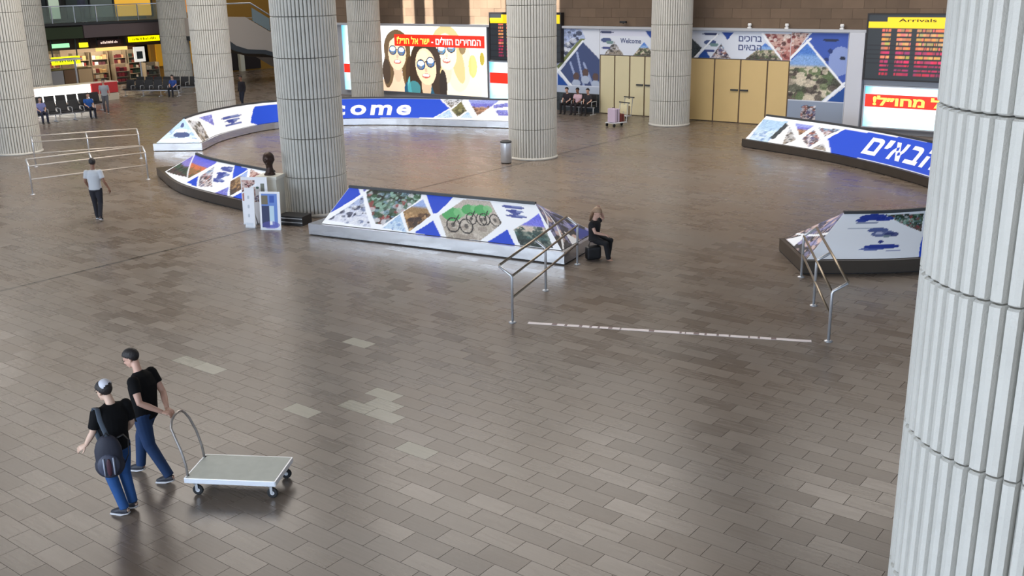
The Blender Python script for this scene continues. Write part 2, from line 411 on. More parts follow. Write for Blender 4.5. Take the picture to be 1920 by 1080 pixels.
scored = sorted(((not is_pale(*c), (UV(c[0] * .3 + .15, (c[1] + c[2]) / 2) - Vector((0, 0, 6.3))).length), c) for c in cells if seen(UV(c[0] * .3 + .15, (c[1] + c[2]) / 2)))
single = [c for _, c in scored[:298]]; sset = set(single)
tile_cache = {}
for c in single:
    lx = round(c[2] - c[1], 3)
    key = (lx, is_pale(*c))
    if key not in tile_cache:
        bm = bmesh.new(); tile_bm(bm, (0, 0), lx, .3, Matrix.Identity(4)); bm.normal_update()
        me = bpy.data.meshes.new('floor_tile'); bm.to_mesh(me); bm.free(); me.materials.append(M_pale if key[1] else M_floor); tile_cache[key] = me
    o = obj('floor_tile', tile_cache[key], None, fl); o.location = UV(c[0] * .3 + .15, (c[1] + c[2]) / 2); o.rotation_euler = (0, 0, -AL)
    if key[1]: o['label'] = 'pale cream stone floor tile'
bm = bmesh.new()
for c in cells:
    if c not in sset: tile_bm(bm, ((c[1] + c[2]) / 2, c[0] * .3 + .15), c[2] - c[1], .3, GRID)
obj('floor_tiles', bm, M_floor, fl, kind='stuff')

# ================================================================== WALLS AND CEILING
def gbx(u0, u1, v0, v1, z0, z1, bev=0):
    return bx(((v0 + v1) / 2, (u0 + u1) / 2, (z0 + z1) / 2), (abs(v1 - v0), abs(u1 - u0), z1 - z0), 0, bev, GRID)
def addg(bm, u0, u1, v0, v1, z0, z1, mi=0):
    return box(bm, ((v0 + v1) / 2, (u0 + u1) / 2, (z0 + z1) / 2), (abs(v1 - v0), abs(u1 - u0), z1 - z0), 0, 0, GRID, mi)
WU = 43.0                                  # face of the back wall
M_plaster = mat('painted panel', (176, 178, 184), .6)
M_ceil = mat('ceiling concrete', (150, 146, 140), .9)
wb = obj('wall_back', gbx(WU + .12, WU + .5, -46.2, 18, 0, 13.5), mat('wall backing', (92, 78, 66), .85), kind='structure')
rnd = random.Random(3)
bmS = bmesh.new(); n_st = 0; st_cache = {}
for row in range(22):
    z0 = 4.2 + row * .42
    if z0 > 13: break
    b = -46.0 - (row % 2) * .45
    while b < 17.5:
        b0, b1 = max(b, -46.0), min(b + .9, 17.5)
        pr = rnd.choice((.0, .006, .012))
        if row < 5 and -45 < b0 < -8 and n_st < 298 and b1 - b0 > .85:
            if pr not in st_cache:
                m_ = bpy.data.meshes.new('stone_panel'); q = bx((0, .06 - pr / 2, 0), (.895, .12 + pr, .415), 0, .003); q.to_mesh(m_); q.free(); m_.materials.append(M_stone); st_cache[pr] = m_
            o = obj('stone_panel', st_cache[pr], None, wb); o.location = UV(WU, (b0 + b1) / 2, z0 + .21); o.rotation_euler = (0, 0, -AL); n_st += 1
        elif b1 - b0 > .05: addg(bmS, WU - pr, WU + .12, b0 + .0025, b1 - .0025, z0 + .0025, z0 + .4175)
        b += .9
obj('stone_cladding', bmS, M_stone, wb, kind='stuff')
obj('trim_1', gbx(WU - .25, WU + .12, -46.2, -9, 4.08, 4.2, .01), M_plaster, kind='structure')
obj('wall_panels', gbx(WU, WU + .12, -46.2, 18, 0, 4.08), mat('grey wall lining', (168, 170, 176), .55), wb)
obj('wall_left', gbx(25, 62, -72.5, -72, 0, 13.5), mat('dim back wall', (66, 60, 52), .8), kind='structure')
obj('wall_far', gbx(66, 66.4, -75, -40, 0, 13.5), mat('far brown wall', (150, 128, 104), .8), kind='structure')
# ceiling with daylight slots; the sun falls through them onto the back wall
cl = bmesh.new()
slots = [(-40.35, -39.5), (-38.7, -38.1), (-35.5, -33.1), (-31.0, -29.7)]
edges = [-95] + [x for s_ in slots for x in s_] + [45]
for i in range(0, len(edges), 2): addg(cl, 33.3, 42.0, edges[i], edges[i + 1], 13.5, 13.8)
addg(cl, -25, 33.3, -95, 45, 13.5, 13.8); addg(cl, 42.0, 70, -95, 45, 13.5, 13.8)
obj('ceiling', cl, M_ceil, kind='structure')

# ================================================================== COLUMNS
def drum_mesh(h):
    bm = bmesh.new(); n = 52; Rr = .905; prof = []
    for k in range(n):
        a0 = 2 * math.pi * k / n; w_ = 2 * math.pi / n
        for f, d in ((-.5, .085), (-.42, .045), (-.32, .008), (0, 0), (.32, .008), (.42, .045)):
            prof.append((a0 + f * w_, Rr - d))
    def ring(z, ins): return [bm.verts.new(((r - ins) * math.cos(a), (r - ins) * math.sin(a), z)) for a, r in prof]
    rs = [ring(.006, .02), ring(.018, .0), ring(h - .018, 0), ring(h - .006, .02)]
    m = len(prof)
    for i in range(3):
        for k in range(m): bm.faces.new((rs[i][k], rs[i][(k + 1) % m], rs[i + 1][(k + 1) % m], rs[i + 1][k]))
    bm.faces.new(rs[0][::-1]); bm.faces.new(rs[-1])
    me = bpy.data.meshes.new('drum'); bm.normal_update(); bm.to_mesh(me); bm.free(); me.materials.append(M_concrete); return me
DM = drum_mesh(1.1)
core = lathe(bmesh.new(), [(.80, 0), (.80, 13.4)], n=24); core_me = bpy.data.meshes.new('column_core'); core.to_mesh(core_me); core.free(); core_me.materials.append(M_joint)
def column(a, b, rot, label, xy=None):
    p = UV(a, b) if xy is None else Vector((*xy, 0))
    t = empty('fluted_column', p, rot, label, 'column', 'round fluted concrete columns of the hall')
    obj('column_core', core_me, None, t)
    nd = 12
    for k in range(nd):
        o = obj('drum', DM, None, t); o.location = (0, 0, .02 + k * 1.1)
        o.rotation_euler = (0, 0, 0)
    obj('base_ring', lathe(bmesh.new(), [(.93, 0), (.94, .05), (.91, .09)], n=48), M_concrete, t)
    return t
column(0, 0, .02, 'bright near fluted concrete column filling the right edge of the view', (3.60, 6.22))
column(19.52, -22.1, .03, 'fluted concrete column between the two front barriers behind the bust', (-5.65, 28.93))
column(30.47, -22.27, .0, 'fluted concrete column inside the barrier oval beside the steel bin', (.88, 37.8))
column(40.9, -22.19, .05, 'fluted concrete column between the two sets of wall doors', (7.29, 46.1))
column(40.9, -41.4, .01, 'fluted concrete column left of the sunglasses billboard')
column(30.5, -41.2, .04, 'fluted concrete column behind the left curve of the barrier')
column(20.4, -40.9, .02, 'fluted concrete column at the left edge of the view')
column(40.9, -59.0, .03, 'fluted concrete column behind the far row of waiting seats')
column(30.5, -57.9, .0, 'fluted concrete column beside the white kiosk, far left')

# ================================================================== BARRIER OVAL
def cr(pts,n=24):
    out=[];m=len(pts)
    P=[(2*pts[0][0]-pts[1][0],2*pts[0][1]-pts[1][1])]+list(pts)+[(2*pts[-1][0]-pts[-2][0],2*pts[-1][1]-pts[-2][1])]
    for i in range(m-1):
        a,b,c,d=P[i:i+4]
        for k in range(n):
            t=k/n
            out.append(tuple(.5*((2*b[j])+(-a[j]+c[j])*t+(2*a[j]-5*b[j]+4*c[j]-d[j])*t*t+(-a[j]+3*b[j]-3*c[j]+d[j])*t**3) for j in (0,1)))
    out.append(tuple(pts[-1])); return out
class Seg:
    def __init__(s,pts,T,e0,e1,sgn,set0=.1,z0=.32,z1=1.18,sb=None,i0=None):
        c=cr(pts); 
        L=[0]
        for i in range(1,len(c)): L.append(L[-1]+math.dist(c[i],c[i-1]))
        s.c=c;s.L=L;s.len=L[-1];s.T=T;s.e0=e0;s.e1=e1;s.sgn=sgn;s.set0=set0;s.z0=z0;s.z1=z1;s.sb=sb or T/2;s.i0=i0 or set0
    def at(s,d):
        d=max(0,min(s.len,d)); L=s.L
        i=1
        while i<len(L)-1 and L[i]<d: i+=1
        t=(d-L[i-1])/(L[i]-L[i-1]); a,b=s.c[i-1],s.c[i]
        p=(a[0]+(b[0]-a[0])*t,a[1]+(b[1]-a[1])*t)
        i0=max(0,i-3);i1=min(len(s.c)-1,i+2)
        a,b=s.c[i0],s.c[i1]
        tx,ty=b[0]-a[0],b[1]-a[1];m=math.hypot(tx,ty)
        n=(-ty/m*s.sgn,tx/m*s.sgn)
        return p,n
    def off(s,d,o):
        p,n=s.at(d); return (p[0]+n[0]*o,p[1]+n[1]*o)
    def face(s,q,t,lift=0):
        "q 0..1 along, t 0..1 up -> (u,v,z)"
        i0=s.set0
        b=s.off(s.i0+q*(s.len-s.i0-i0),i0); r=s.off(s.e0+q*(s.len-s.e0-s.e1),s.sb)
        return (b[0]+(r[0]-b[0])*t,b[1]+(r[1]-b[1])*t,s.z0+(s.z1-s.z0)*t+lift)
    def upright(s,q,t,lift=0):
        d=s.i0+q*(s.len-s.i0-s.set0); b=s.off(d,s.set0); r=s.off(d,s.sb)
        return (b[0]+(r[0]-b[0])*t,b[1]+(r[1]-b[1])*t,s.z0+(s.z1-s.z0)*t+lift)
    def end(s,which,q,t):
        "hip end face: q 0(visible side)..1(back side)"
        i0=s.set0; d=s.i0 if which==0 else s.len-i0; dr=s.e0 if which==0 else s.len-s.e1
        b=s.off(d,i0+q*(s.T-2*i0)); r=s.off(dr,s.sb)
        return (b[0]+(r[0]-b[0])*t,b[1]+(r[1]-b[1])*t,s.z0+(s.z1-s.z0)*t)
SEG=dict(
 A=Seg([(17.35,-20.05),(18.0,-16.5),(18.62,-12.75)],2.2,.62,1.3,-1,.12,sb=1.1,z1=1.15,i0=.35),
 B=Seg([(20.3,-31.2),(18.8,-27.6),(18.2,-23.2)],1.7,3.0,.3,-1,z1=1.12,i0=1.1),
 C=Seg([(24.7,-34.6),(27.3,-36.3),(30.88,-36.9),(34.0,-33.8),(36.29,-27.6)],2.0,1.2,.5,-1),
 D=Seg([(36.75,-16.75),(35.08,-12.52),(32.26,-8.47),(28.5,-5.4)],2.0,.3,.5,-1),
 E=Seg([(20.93,-7.93),(22.56,-5.88),(25.5,-3.8)],2.1,1.1,.3,-1,sb=1.0),
)

CELLS = dict(
 A=[
  ('B',[(0.002,1.01),(0.046,1.01),(0.088,0.81),(0.002,0.27),(0.002,0.05)]),
  ('snow',[(0.104,0.79),(0.225,0.02),(0.015,0.1)]),
  ('pu',[(0.071,1.0),(0.108,0.99),(0.098,0.89)]),
  ('jungle',[(0.109,0.89),(0.131,1.0),(0.409,1.0),(0.409,0.85),(0.336,0.49),(0.268,0.12),(0.235,0.13)]),
  ('sky',[(0.328,0.42),(0.379,0.01),(0.273,0.05)]),
  ('desert',[(0.339,0.49),(0.423,0.84),(0.472,0.47),(0.389,0.03)]),
  ('B',[(0.435,0.97),(0.581,0.97),(0.502,0.54),(0.483,0.51)]),
  ('B',[(0.486,0.35),(0.529,-0.03),(0.411,0.02)]),
  ('bikes',[(0.512,0.48),(0.634,0.93),(0.769,0.94),(0.797,0.46),(0.686,0.01),(0.55,-0.02)]),
  ('plane',[(0.777,0.94),(0.994,0.95),(0.966,0.76),(0.84,0.42),(0.819,0.45)]),
  ('B',[(0.812,0.33),(0.823,-0.01),(0.715,-0.0)]),
  ('shore',[(0.991,0.77),(0.983,0.45),(0.971,0.02),(0.843,0.0),(0.839,0.34)]),
 ],
 B=[
  ('field',[(0.018,0.03),(0.002,0.91),(0.318,0.22)]),
  ('sunset',[(0.002,0.96),(0.371,0.99),(0.405,0.89),(0.348,0.19)]),
  ('B',[(0.407,0.37),(0.505,0.04),(0.385,0.07)]),
  ('crowd',[(0.433,0.78),(0.614,0.16),(0.517,0.06),(0.425,0.38)]),
  ('plane',[(0.408,0.98),(0.584,1.01),(0.724,0.36),(0.667,-0.02)]),
  ('B',[(0.6,0.98),(0.763,0.91),(0.703,0.53)]),
  ('desert',[(0.77,0.86),(0.852,0.38),(0.79,0.01),(0.706,0.44)]),
  ('B',[(0.867,0.27),(0.919,-0.1),(0.8,-0.07)]),
  ('pu',[(0.73,0.27),(0.775,-0.02),(0.674,-0.01)]),
  ('red',[(0.782,0.93),(0.939,0.8),(0.875,0.4)]),
  ('crowd',[(0.955,0.55),(0.987,0.33),(0.893,0.24)]),
 ],
 C=[
  ('pu',[(0.079,0.85),(0.14,0.82),(0.132,0.36)]),
  ('plane',[(0.15,0.8),(0.3,0.78),(0.266,-0.11),(0.135,-0.01)]),
  ('rock',[(0.009,0.91),(0.075,0.68),(0.072,0.02),(0.017,-0.01)]),
  ('B',[(0.302,0.83),(0.36,0.84),(0.512,0.96),(0.788,0.94),(0.822,0.52),(0.781,0.05),(0.547,-0.03),(0.374,-0.2),(0.318,-0.11),(0.282,0.14)]),
  ('rock',[(0.793,0.95),(0.861,0.97),(0.827,0.55)]),
  ('olive',[(0.854,0.86),(0.873,0.42),(0.85,0.13),(0.828,0.45)]),
  ('sky',[(0.784,0.05),(0.823,0.45),(0.838,0.08)]),
  ('sky',[(0.856,0.08),(0.877,0.37),(0.895,0.1)]),
  ('dune',[(0.874,0.95),(0.972,0.98),(0.905,0.21)]),
  ('pu',[(0.95,0.72),(0.994,0.84),(0.993,0.66),(0.95,0.57)]),
  ('pu',[(0.955,0.48),(0.991,0.49),(0.99,0.24),(0.965,0.23)]),
 ],
 D=[
  ('sky',[(0.002,0.82),(0.094,0.86),(0.082,-0.01),(0.014,-0.09)]),
  ('dark',[(0.088,0.81),(0.104,0.72),(0.093,0.12),(0.077,0.16)]),
  ('rock',[(0.109,0.71),(0.164,0.24),(0.134,-0.03)]),
  ('dune',[(0.119,0.83),(0.183,0.83),(0.163,0.41)]),
  ('crowd',[(0.193,0.69),(0.237,0.37),(0.219,0.03),(0.178,0.31)]),
  ('crowd',[(0.2,0.79),(0.272,0.83),(0.242,0.51)]),
  ('rock',[(0.232,0.03),(0.254,0.28),(0.286,-0.0)]),
  ('B',[(0.284,0.86),(0.585,0.97),(0.905,0.88),(0.977,0.15),(0.645,0.03),(0.456,0.02),(0.303,-0.03),(0.256,0.45)]),
 ],
 E=[
  ('jungle',[(0.229,0.93),(0.454,0.9),(0.434,0.52)]),
  ('B',[(0.443,0.45),(0.444,-0.02),(0.416,-0.01),(0.425,0.24)]),
  ('B',[(0.495,0.89),(0.66,0.83),(0.575,0.06),(0.47,0.11)]),
 ],

)
def P3(t3): return UV(t3[0], t3[1], t3[2])
M_letter = mat('white lettering', (238, 240, 244), .5)
BLAB = dict(
 A=('low sloping barrier with bicycle and jungle photo prints, front middle of the oval', 'A'),
 B=('low sloping barrier with many small triangle prints, front left of the oval', 'B'),
 C=('long curved blue barrier with the Latin welcome lettering, back left of the oval', 'C'),
 D=('curved blue barrier with Hebrew lettering, back right of the oval', 'D'),
 E=('low sloping barrier with large white airplane print, right behind the near column', 'E'))
def loft(bm, loops, mi=0, close=True):
    vs_ = [[bm.verts.new(p) for p in l] for l in loops]
    for i in range(len(vs_) - 1):
        n = len(vs_[i])
        for k in range(n if close else n - 1): bm.faces.new((vs_[i][k], vs_[i][(k + 1) % n], vs_[i + 1][(k + 1) % n], vs_[i + 1][k])).material_index = mi
    if close: bm.faces.new(vs_[0][::-1]); bm.faces.new(vs_[-1])
    bmesh.ops.recalc_face_normals(bm, faces=bm.faces[:]); return bm
for key, s in SEG.items():
    t = empty('barrier', (0, 0, 0), 0, BLAB[key][0], 'barrier')
    o3 = P3((*s.off(s.len / 2, s.T / 2), 0)); t.location = o3
    inv = lambda p, o3=o3: Vector(p) - o3
    n = 28
    # plinth: a low steel box following the curve, with a black strip standing in for the shadow line at its foot
    D_ = [s.len * i / n for i in range(n + 1)]
    obj('plinth', loft(bmesh.new(), [[inv(P3((*s.off(d, o), z))) for o, z in ((.0, .03), (.0, .31), (s.T, .31), (s.T, .03))] for d in D_]), M_plinth if key in 'AC' else M_steel_dark, t)
    obj('foot_shadow_strip', loft(bmesh.new(), [[inv(P3((*s.off(d, o), z))) for o, z in ((.05, .0), (.05, .03), (s.T - .05, .03), (s.T - .05, .0))] for d in D_]), M_black, t)
    res = .022 if key in 'AE' else (.03 if key == 'B' else .045)
    Hs = math.hypot(s.sb - s.set0, s.z1 - s.z0)
    cv = Canvas(s.len, Hs, res)
    sd_ = 1
    for kind, pl in CELLS[key]:
        pts = [(a * s.len, b * Hs) for a, b in pl]; sd_ += 1
        if kind in PAL: cv.poly(pts, kind)
        elif kind == 'plane': cv.plane(pts, sd_)
        else: cv.photo(pts, kind, sd_)
    if key == 'E':
        L_ = s.len
        for cx_, cy_, rx_, ry_, c_, al_ in ((.17, .88, .075, .07, 'N', .95), (.23, .84, .055, .05, 'N', .95), (.12, .82, .035, .04, 'N', .9), (.15, .76, .06, .02, (120, 130, 160), .8), (.14, .645, .07, .014, (150, 160, 180), .9), (.22, .60, .05, .05, (60, 78, 140), .9), (.25, .52, .055, .07, (86, 100, 150), .9), (.29, .50, .035, .05, (40, 52, 110), .8), (.23, .53, .018, .03, (190, 196, 220), .9), (.27, .47, .02, .03, (120, 140, 150), .9), (.25, .35, .012, .03, (30, 50, 130), 1), (.26, .25, .075, .05, 'N', .95), (.22, .20, .05, .025, (60, 80, 160), .8), (.31, .16, .03, .012, (120, 130, 180), .8)):
            cv.ellipse(cx_ * L_, cy_ * Hs, rx_ * L_, ry_ * Hs, c_, al_)
    pn = ink_mesh('printed_panel', cv, lambda x, y, s=s: inv(P3(s.face(x, y))), M_print, t)
    # the rear slope, also printed (plain blue and white fields)
    cb = Canvas(s.len, Hs, .12); 
    for k in range(int(s.len / 2.2)): cb.poly([(k * 2.2, 0), (k * 2.2 + 1.8, 0), (k * 2.2 + .9, Hs)], 'B')
    def back(x, y, s=s):
        b_ = s.off(s.len - s.set0 - x * (s.len - 2 * s.set0), s.T - s.set0); r_ = s.off(s.len - s.e1 - x * (s.len - s.e0 - s.e1), s.sb)
        return inv(P3((b_[0] + (r_[0] - b_[0]) * y, b_[1] + (r_[1] - b_[1]) * y, s.z0 + (s.z1 - s.z0) * y)))
    ink_mesh('rear_panel', cb, back, M_print, t)
    for wh in (0, 1):
        We = s.T - .2; ce = Canvas(We, Hs, .03)
        if key == 'C' and wh == 0:
            ce.photo([(0, 0), (We, 0), (We, Hs), (0, Hs)], 'sky', 3)
            ce.ellipse(We * .55, Hs * .33, We * .28, Hs * .12, (50, 70, 120)); ce.ellipse(We * .5, Hs * .5, We * .3, Hs * .07, (235, 238, 244)); ce.ellipse(We * .5, Hs * .10, We * .5, Hs * .09, (238, 240, 246)); ce.ellipse(We * .5, Hs * .72, We * .13, Hs * .1, (60, 74, 130))
        elif key == 'A' and wh == 1:
            ce.photo([(0, 0), (We, 0), (We, Hs), (0, Hs)], 'night', 4); ce.line((.1, 0), (We * .7, Hs), .07, 'W'); ce.line((0, Hs * .5), (We * .6, Hs * .9), .06, 'W')
            ce.poly([(We * .55, .02), (We - .1, .02), (We * .8, Hs * .4)], 'N'); ce.poly([(We * .3, Hs * .0), (We * .52, 0), (We * .4, Hs * .3)], 'W')
        elif key == 'E' and wh == 0:
            ce.photo([(0, 0), (We, 0), (We, Hs), (0, Hs)], 'night', 6); ce.line((.0, Hs * .2), (We, Hs * .55), .07, 'W'); ce.poly([(We * .05, .03), (We * .4, .03), (We * .3, Hs * .4)], 'W')
        elif key == 'B' and wh == 0:
            ce.photo([(.05, .02), (We - .05, .02), (We * .5, Hs)], 'pu', 6)
        else: ce.photo([(.1, .05), (We - .1, .05), (We * .5, Hs)], 'pu', 2)
        fe = (lambda x, y, s=s, wh=wh: inv(P3(s.end(wh, x, y * .995)))) if wh == 1 else (lambda x, y, s=s, wh=wh: inv(P3(s.end(wh, 1 - x, y * .995))))
        ink_mesh('end_panel', ce, fe, M_print, t)
    obj('ridge_cap', loft(bmesh.new(), [[inv(P3((*s.off(s.e0 - .02 + (s.len - s.e0 - s.e1 + .04) * i / n, s.sb + o), s.z1 + z))) for o, z in ((-.05, -.035), (-.035, .03), (.035, .03), (.05, -.035))] for i in range(n + 1)]), M_cap, t)
    def cap_tri(bm):
        return bm
    if key == 'C':
        for i, (ch, q0, wd, hgt) in enumerate((('W', .345, .066, .66), ('e', .428, .038, .50), ('l', .478, .011, .66), ('c', .503, .038, .50), ('o', .554, .041, .50), ('m', .607, .055, .50), ('e', .674, .040, .50))):
            lettering('letter', ch, lambda x, y, q0=q0, wd=wd, hgt=hgt, s=s: inv(P3(s.upright(q0 + x * wd, .14 + y * hgt, .006))), M_letter, pn, .03)
    if key == 'D':
        for ch, q0, wd, y0, y1 in (('ם', .392, .05, .18, .76), ('י', .452, .018, .48, .78), ('א', .478, .05, .18, .76), ('ב', .540, .046, .18, .76), ('ה', .598, .05, .18, .76), ('ם', .70, .045, .18, .76), ('י', .752, .018, .48, .78), ('כ', .778, .04, .18, .76), ('ו', .826, .016, .18, .76), ('ר', .85, .036, .18, .76), ('ב', .892, .04, .18, .76)):
            lettering('letter', ch, lambda x, y, q0=q0, wd=wd, y0=y0, y1=y1, s=s: inv(P3(s.face(q0 + x * wd, y0 + y * (y1 - y0), .006))), M_letter, pn, .03)

# ================================================================== BACK WALL DISPLAYS AND DOORS
def wall_fn(v0, v1, z0, z1, u, org):
    return lambda x, y: UV(u, v0 + (v1 - v0) * x, z0 + (z1 - z0) * y) - org
M_frame = mat('grey aluminium frame', (120, 124, 132), .4, .4)
M_red = mat('backlit red band', (226, 44, 24), .4, emit=.5); M_yel = mat('backlit yellow letters', (255, 236, 96), .4, emit=.66); M_lw = mat('backlit white letters', (255, 250, 245), .4, emit=.62)
def framed(name, v0, v1, z0, z1, label, cat, d=.18, fr=.07, fm=None):
    org = UV(WU - d, (v0 + v1) / 2, 0)
    t = empty(name, org, 0, label, cat)
    obj('frame', None or (lambda bm: ([addg(bm, WU - d - .03, WU - .065 if d > .25 else WU, *q) for q in ((v0 - fr, v1 + fr, z1, z1 + fr), (v0 - fr, v1 + fr, z0 - fr, z0), (v0 - fr, v0, z0, z1), (v1, v1 + fr, z0, z1))], bmesh.ops.translate(bm, vec=-org, verts=bm.verts[:]), bm)[2])(bmesh.new()), fm or M_frame, t)
    bm = gbx(WU - d + .01, WU - .065 if d > .25 else WU, v0, v1, z0, z1); bmesh.ops.translate(bm, vec=-org, verts=bm.verts[:]); obj('case', bm, fm or M_frame, t)
    return t, org
# --- sunglasses billboard
v0, v1, z0, z1 = -42.15, -34.25, .42, 4.1
t, org = framed('billboard', v0, v1, z0, z1, 'large backlit billboard of three people in mirrored sunglasses', 'billboard')
W_, H_ = v1 - v0, z1 - z0; cv = Canvas(W_, H_, .035, (244, 247, 248))
def face(cx, cy, r, skin, hair, tilt, smile=True, glass=(70, 110, 165), hairlen=1.0, beard=False):
    # hair falls behind the face
    cv.ellipse(cx, cy + .15 * r, 1.28 * r, 1.35 * r, hair, rot=tilt)
    if hairlen: cv.ellipse(cx - .85 * r, cy - 1.1 * r * hairlen, .55 * r, 1.5 * r, hair, rot=tilt - .1); cv.ellipse(cx + .9 * r, cy - 1.1 * r * hairlen, .5 * r, 1.5 * r, hair, rot=tilt + .1)
    cv.ellipse(cx, cy - 1.25 * r, .42 * r, .9 * r, tuple(int(x * .88) for x in skin))
    cv.ellipse(cx, cy - .15 * r, .86 * r, 1.16 * r, skin, rot=tilt)
    cv.ellipse(cx - .25 * r, cy + .45 * r, .5 * r, .4 * r, tuple(min(255, x + 18) for x in skin), .7, rot=tilt)
    if beard: cv.ellipse(cx, cy - .9 * r, .62 * r, .42 * r, (176, 150, 104), .8)
    q, p = math.cos(tilt), math.sin(tilt)
    for sx in (-1, 1):
        gx, gy = cx + sx * .42 * r * q, cy + sx * .42 * r * p + .05 * r
        cv.ellipse(gx, gy, .37 * r, .34 * r, (40, 40, 50)); cv.ellipse(gx, gy + .0 * r, .31 * r, .28 * r, glass); cv.ellipse(gx, gy + .09 * r, .27 * r, .16 * r, (226, 240, 250)); cv.ellipse(gx - .05 * r, gy - .16 * r, .2 * r, .07 * r, (120, 120, 120))
    cv.line((cx - .15 * r, cy + .12 * r), (cx + .15 * r, cy + .12 * r + .3 * r * p), .06 * r, (50, 46, 50))
    cv.ellipse(cx + .02 * r, cy - .36 * r, .11 * r, .14 * r, tuple(int(x * .86) for x in skin))
    cv.ellipse(cx - p * -.7 * r * 0, cy - .72 * r, .34 * r, .15 * r, (188, 96, 84)); cv.ellipse(cx, cy - .69 * r, .28 * r, .09 * r, (252, 248, 244))
cv.ellipse(5.0, 2.2, 3.6, 2.0, (250, 246, 222), .8); cv.ellipse(7.0, 1.4, 1.4, 1.6, (252, 250, 236), .9)
cv.ellipse(5.3, .2, 2.2, 1.4, (240, 226, 200)); cv.ellipse(1.3, .2, 1.3, .9, (228, 200, 170))
cv.ellipse(5.9, 1.7, .9, 1.5, (238, 222, 186)); cv.poly([(3.75, 4.2), (5.8, 4.2), (5.75, 3.75), (3.8, 3.7)], (70, 66, 50))
face(5.05, 2.45, .85, (246, 226, 196), (206, 186, 130), .18, hairlen=.6, glass=(90, 140, 180))
cv.ellipse(6.9, 1.6, .3, .6, (196, 190, 100), .8); cv.ellipse(6.2, 2.6, .25, .4, (120, 96, 60), .8)
face(1.35, 2.25, .80, (238, 208, 176), (104, 82, 54), -.06)
cv.ellipse(2.3, .9, .35, 1.1, (74, 56, 42)); cv.ellipse(.45, 1.1, .32, .7, (70, 54, 40))
cv.ellipse(3.2, .15, 1.4, .8, (36, 84, 110)); cv.ellipse(2.55, .35, .5, .7, (96, 176, 176))
face(3.5, 1.6, .88, (236, 206, 170), (62, 48, 38), .22)
cv.ellipse(4.75, .45, .28, .9, (50, 42, 36)); cv.ellipse(2.55, .2, .5, .45, (70, 150, 160), .8)
cv.ellipse(7.55, 2.0, .16, .35, (170, 150, 40), .9)
pn = ink_mesh('poster', cv, wall_fn(v0, v1, z0, z1, WU - .185, org), M_back, t)
bm = gbx(WU - .20, WU - .186, -40.95, -34.4, 2.98, 3.62); bmesh.ops.translate(bm, vec=-org, verts=bm.verts[:]); bd = obj('banner', bm, M_red, t)
lettering('lettering', 'ישר אל חו״ל!'[::-1], wall_fn(-40.75, -38.3, 3.10, 3.50, WU - .207, org), M_yel, bd, .02)
lettering('lettering', 'המחירים הזולים -'[::-1], wall_fn(-38.15, -34.65, 3.10, 3.50, WU - .207, org), M_lw, bd, .02)
# --- light boxes with red band
def lightbox(v0, v1, z0, z1, label, bz0, bz1, txt, tv=None):
    t, org = framed('light_box', v0, v1, z0, z1, label, 'light box', fm=mat('pale frame', (186, 190, 198), .4, .2), fr=.05)
    W_, H_ = v1 - v0, z1 - z0; cv = Canvas(W_, H_, .05, (232, 246, 254)); e = min(.45, W_ * .3)
    g = np.clip(cv.X / e, 0, 1)[..., None]; cv.a = cv.a * g + np.array((90, 190, 240)) / 255. * (1 - g)
    g = np.clip((1 - np.abs(cv.Y / H_ - .35) * 1.6), 0, 1)[..., None] * .6; cv.a = cv.a * (1 - g) + g
    cv.ellipse(W_ * .8, H_ * .92, W_ * .4, H_ * .14, (170, 236, 250), .5); cv.ellipse(W_ * .5, H_ * .08, W_ * .5, H_ * .1, (176, 226, 248), .6)
    ink_mesh('poster', cv, wall_fn(v0, v1, z0, z1, WU - .185, org), M_back, t)
    if bz1:
        bm = gbx(WU - .20, WU - .186, v0 + .02, v1 - .02, bz0, bz1); bmesh.ops.translate(bm, vec=-org, verts=bm.verts[:]); b_ = obj('banner', bm, M_red, t)
        if txt: lettering('lettering', txt, wall_fn(tv[0], tv[1], bz0 + .07, bz1 - .05, WU - .207, org), M_yel, b_, .035)
lightbox(-14.10, -9.4, .28, 1.93, 'pale blue backlit light box with red Hebrew band below the right departures board', 1.10, 1.62, '!ל״וחמ לוכה', (-13.75, -9.9))
lightbox(-34.1, -29.92, .34, 2.3, 'pale blue backlit light box below the flight board behind the middle column', 1.2, 1.75, '', None)
lightbox(-45.2, -42.6, .34, 4.1, 'tall narrow blue light box left of the sunglasses billboard', 1.35, 1.85, '', None)
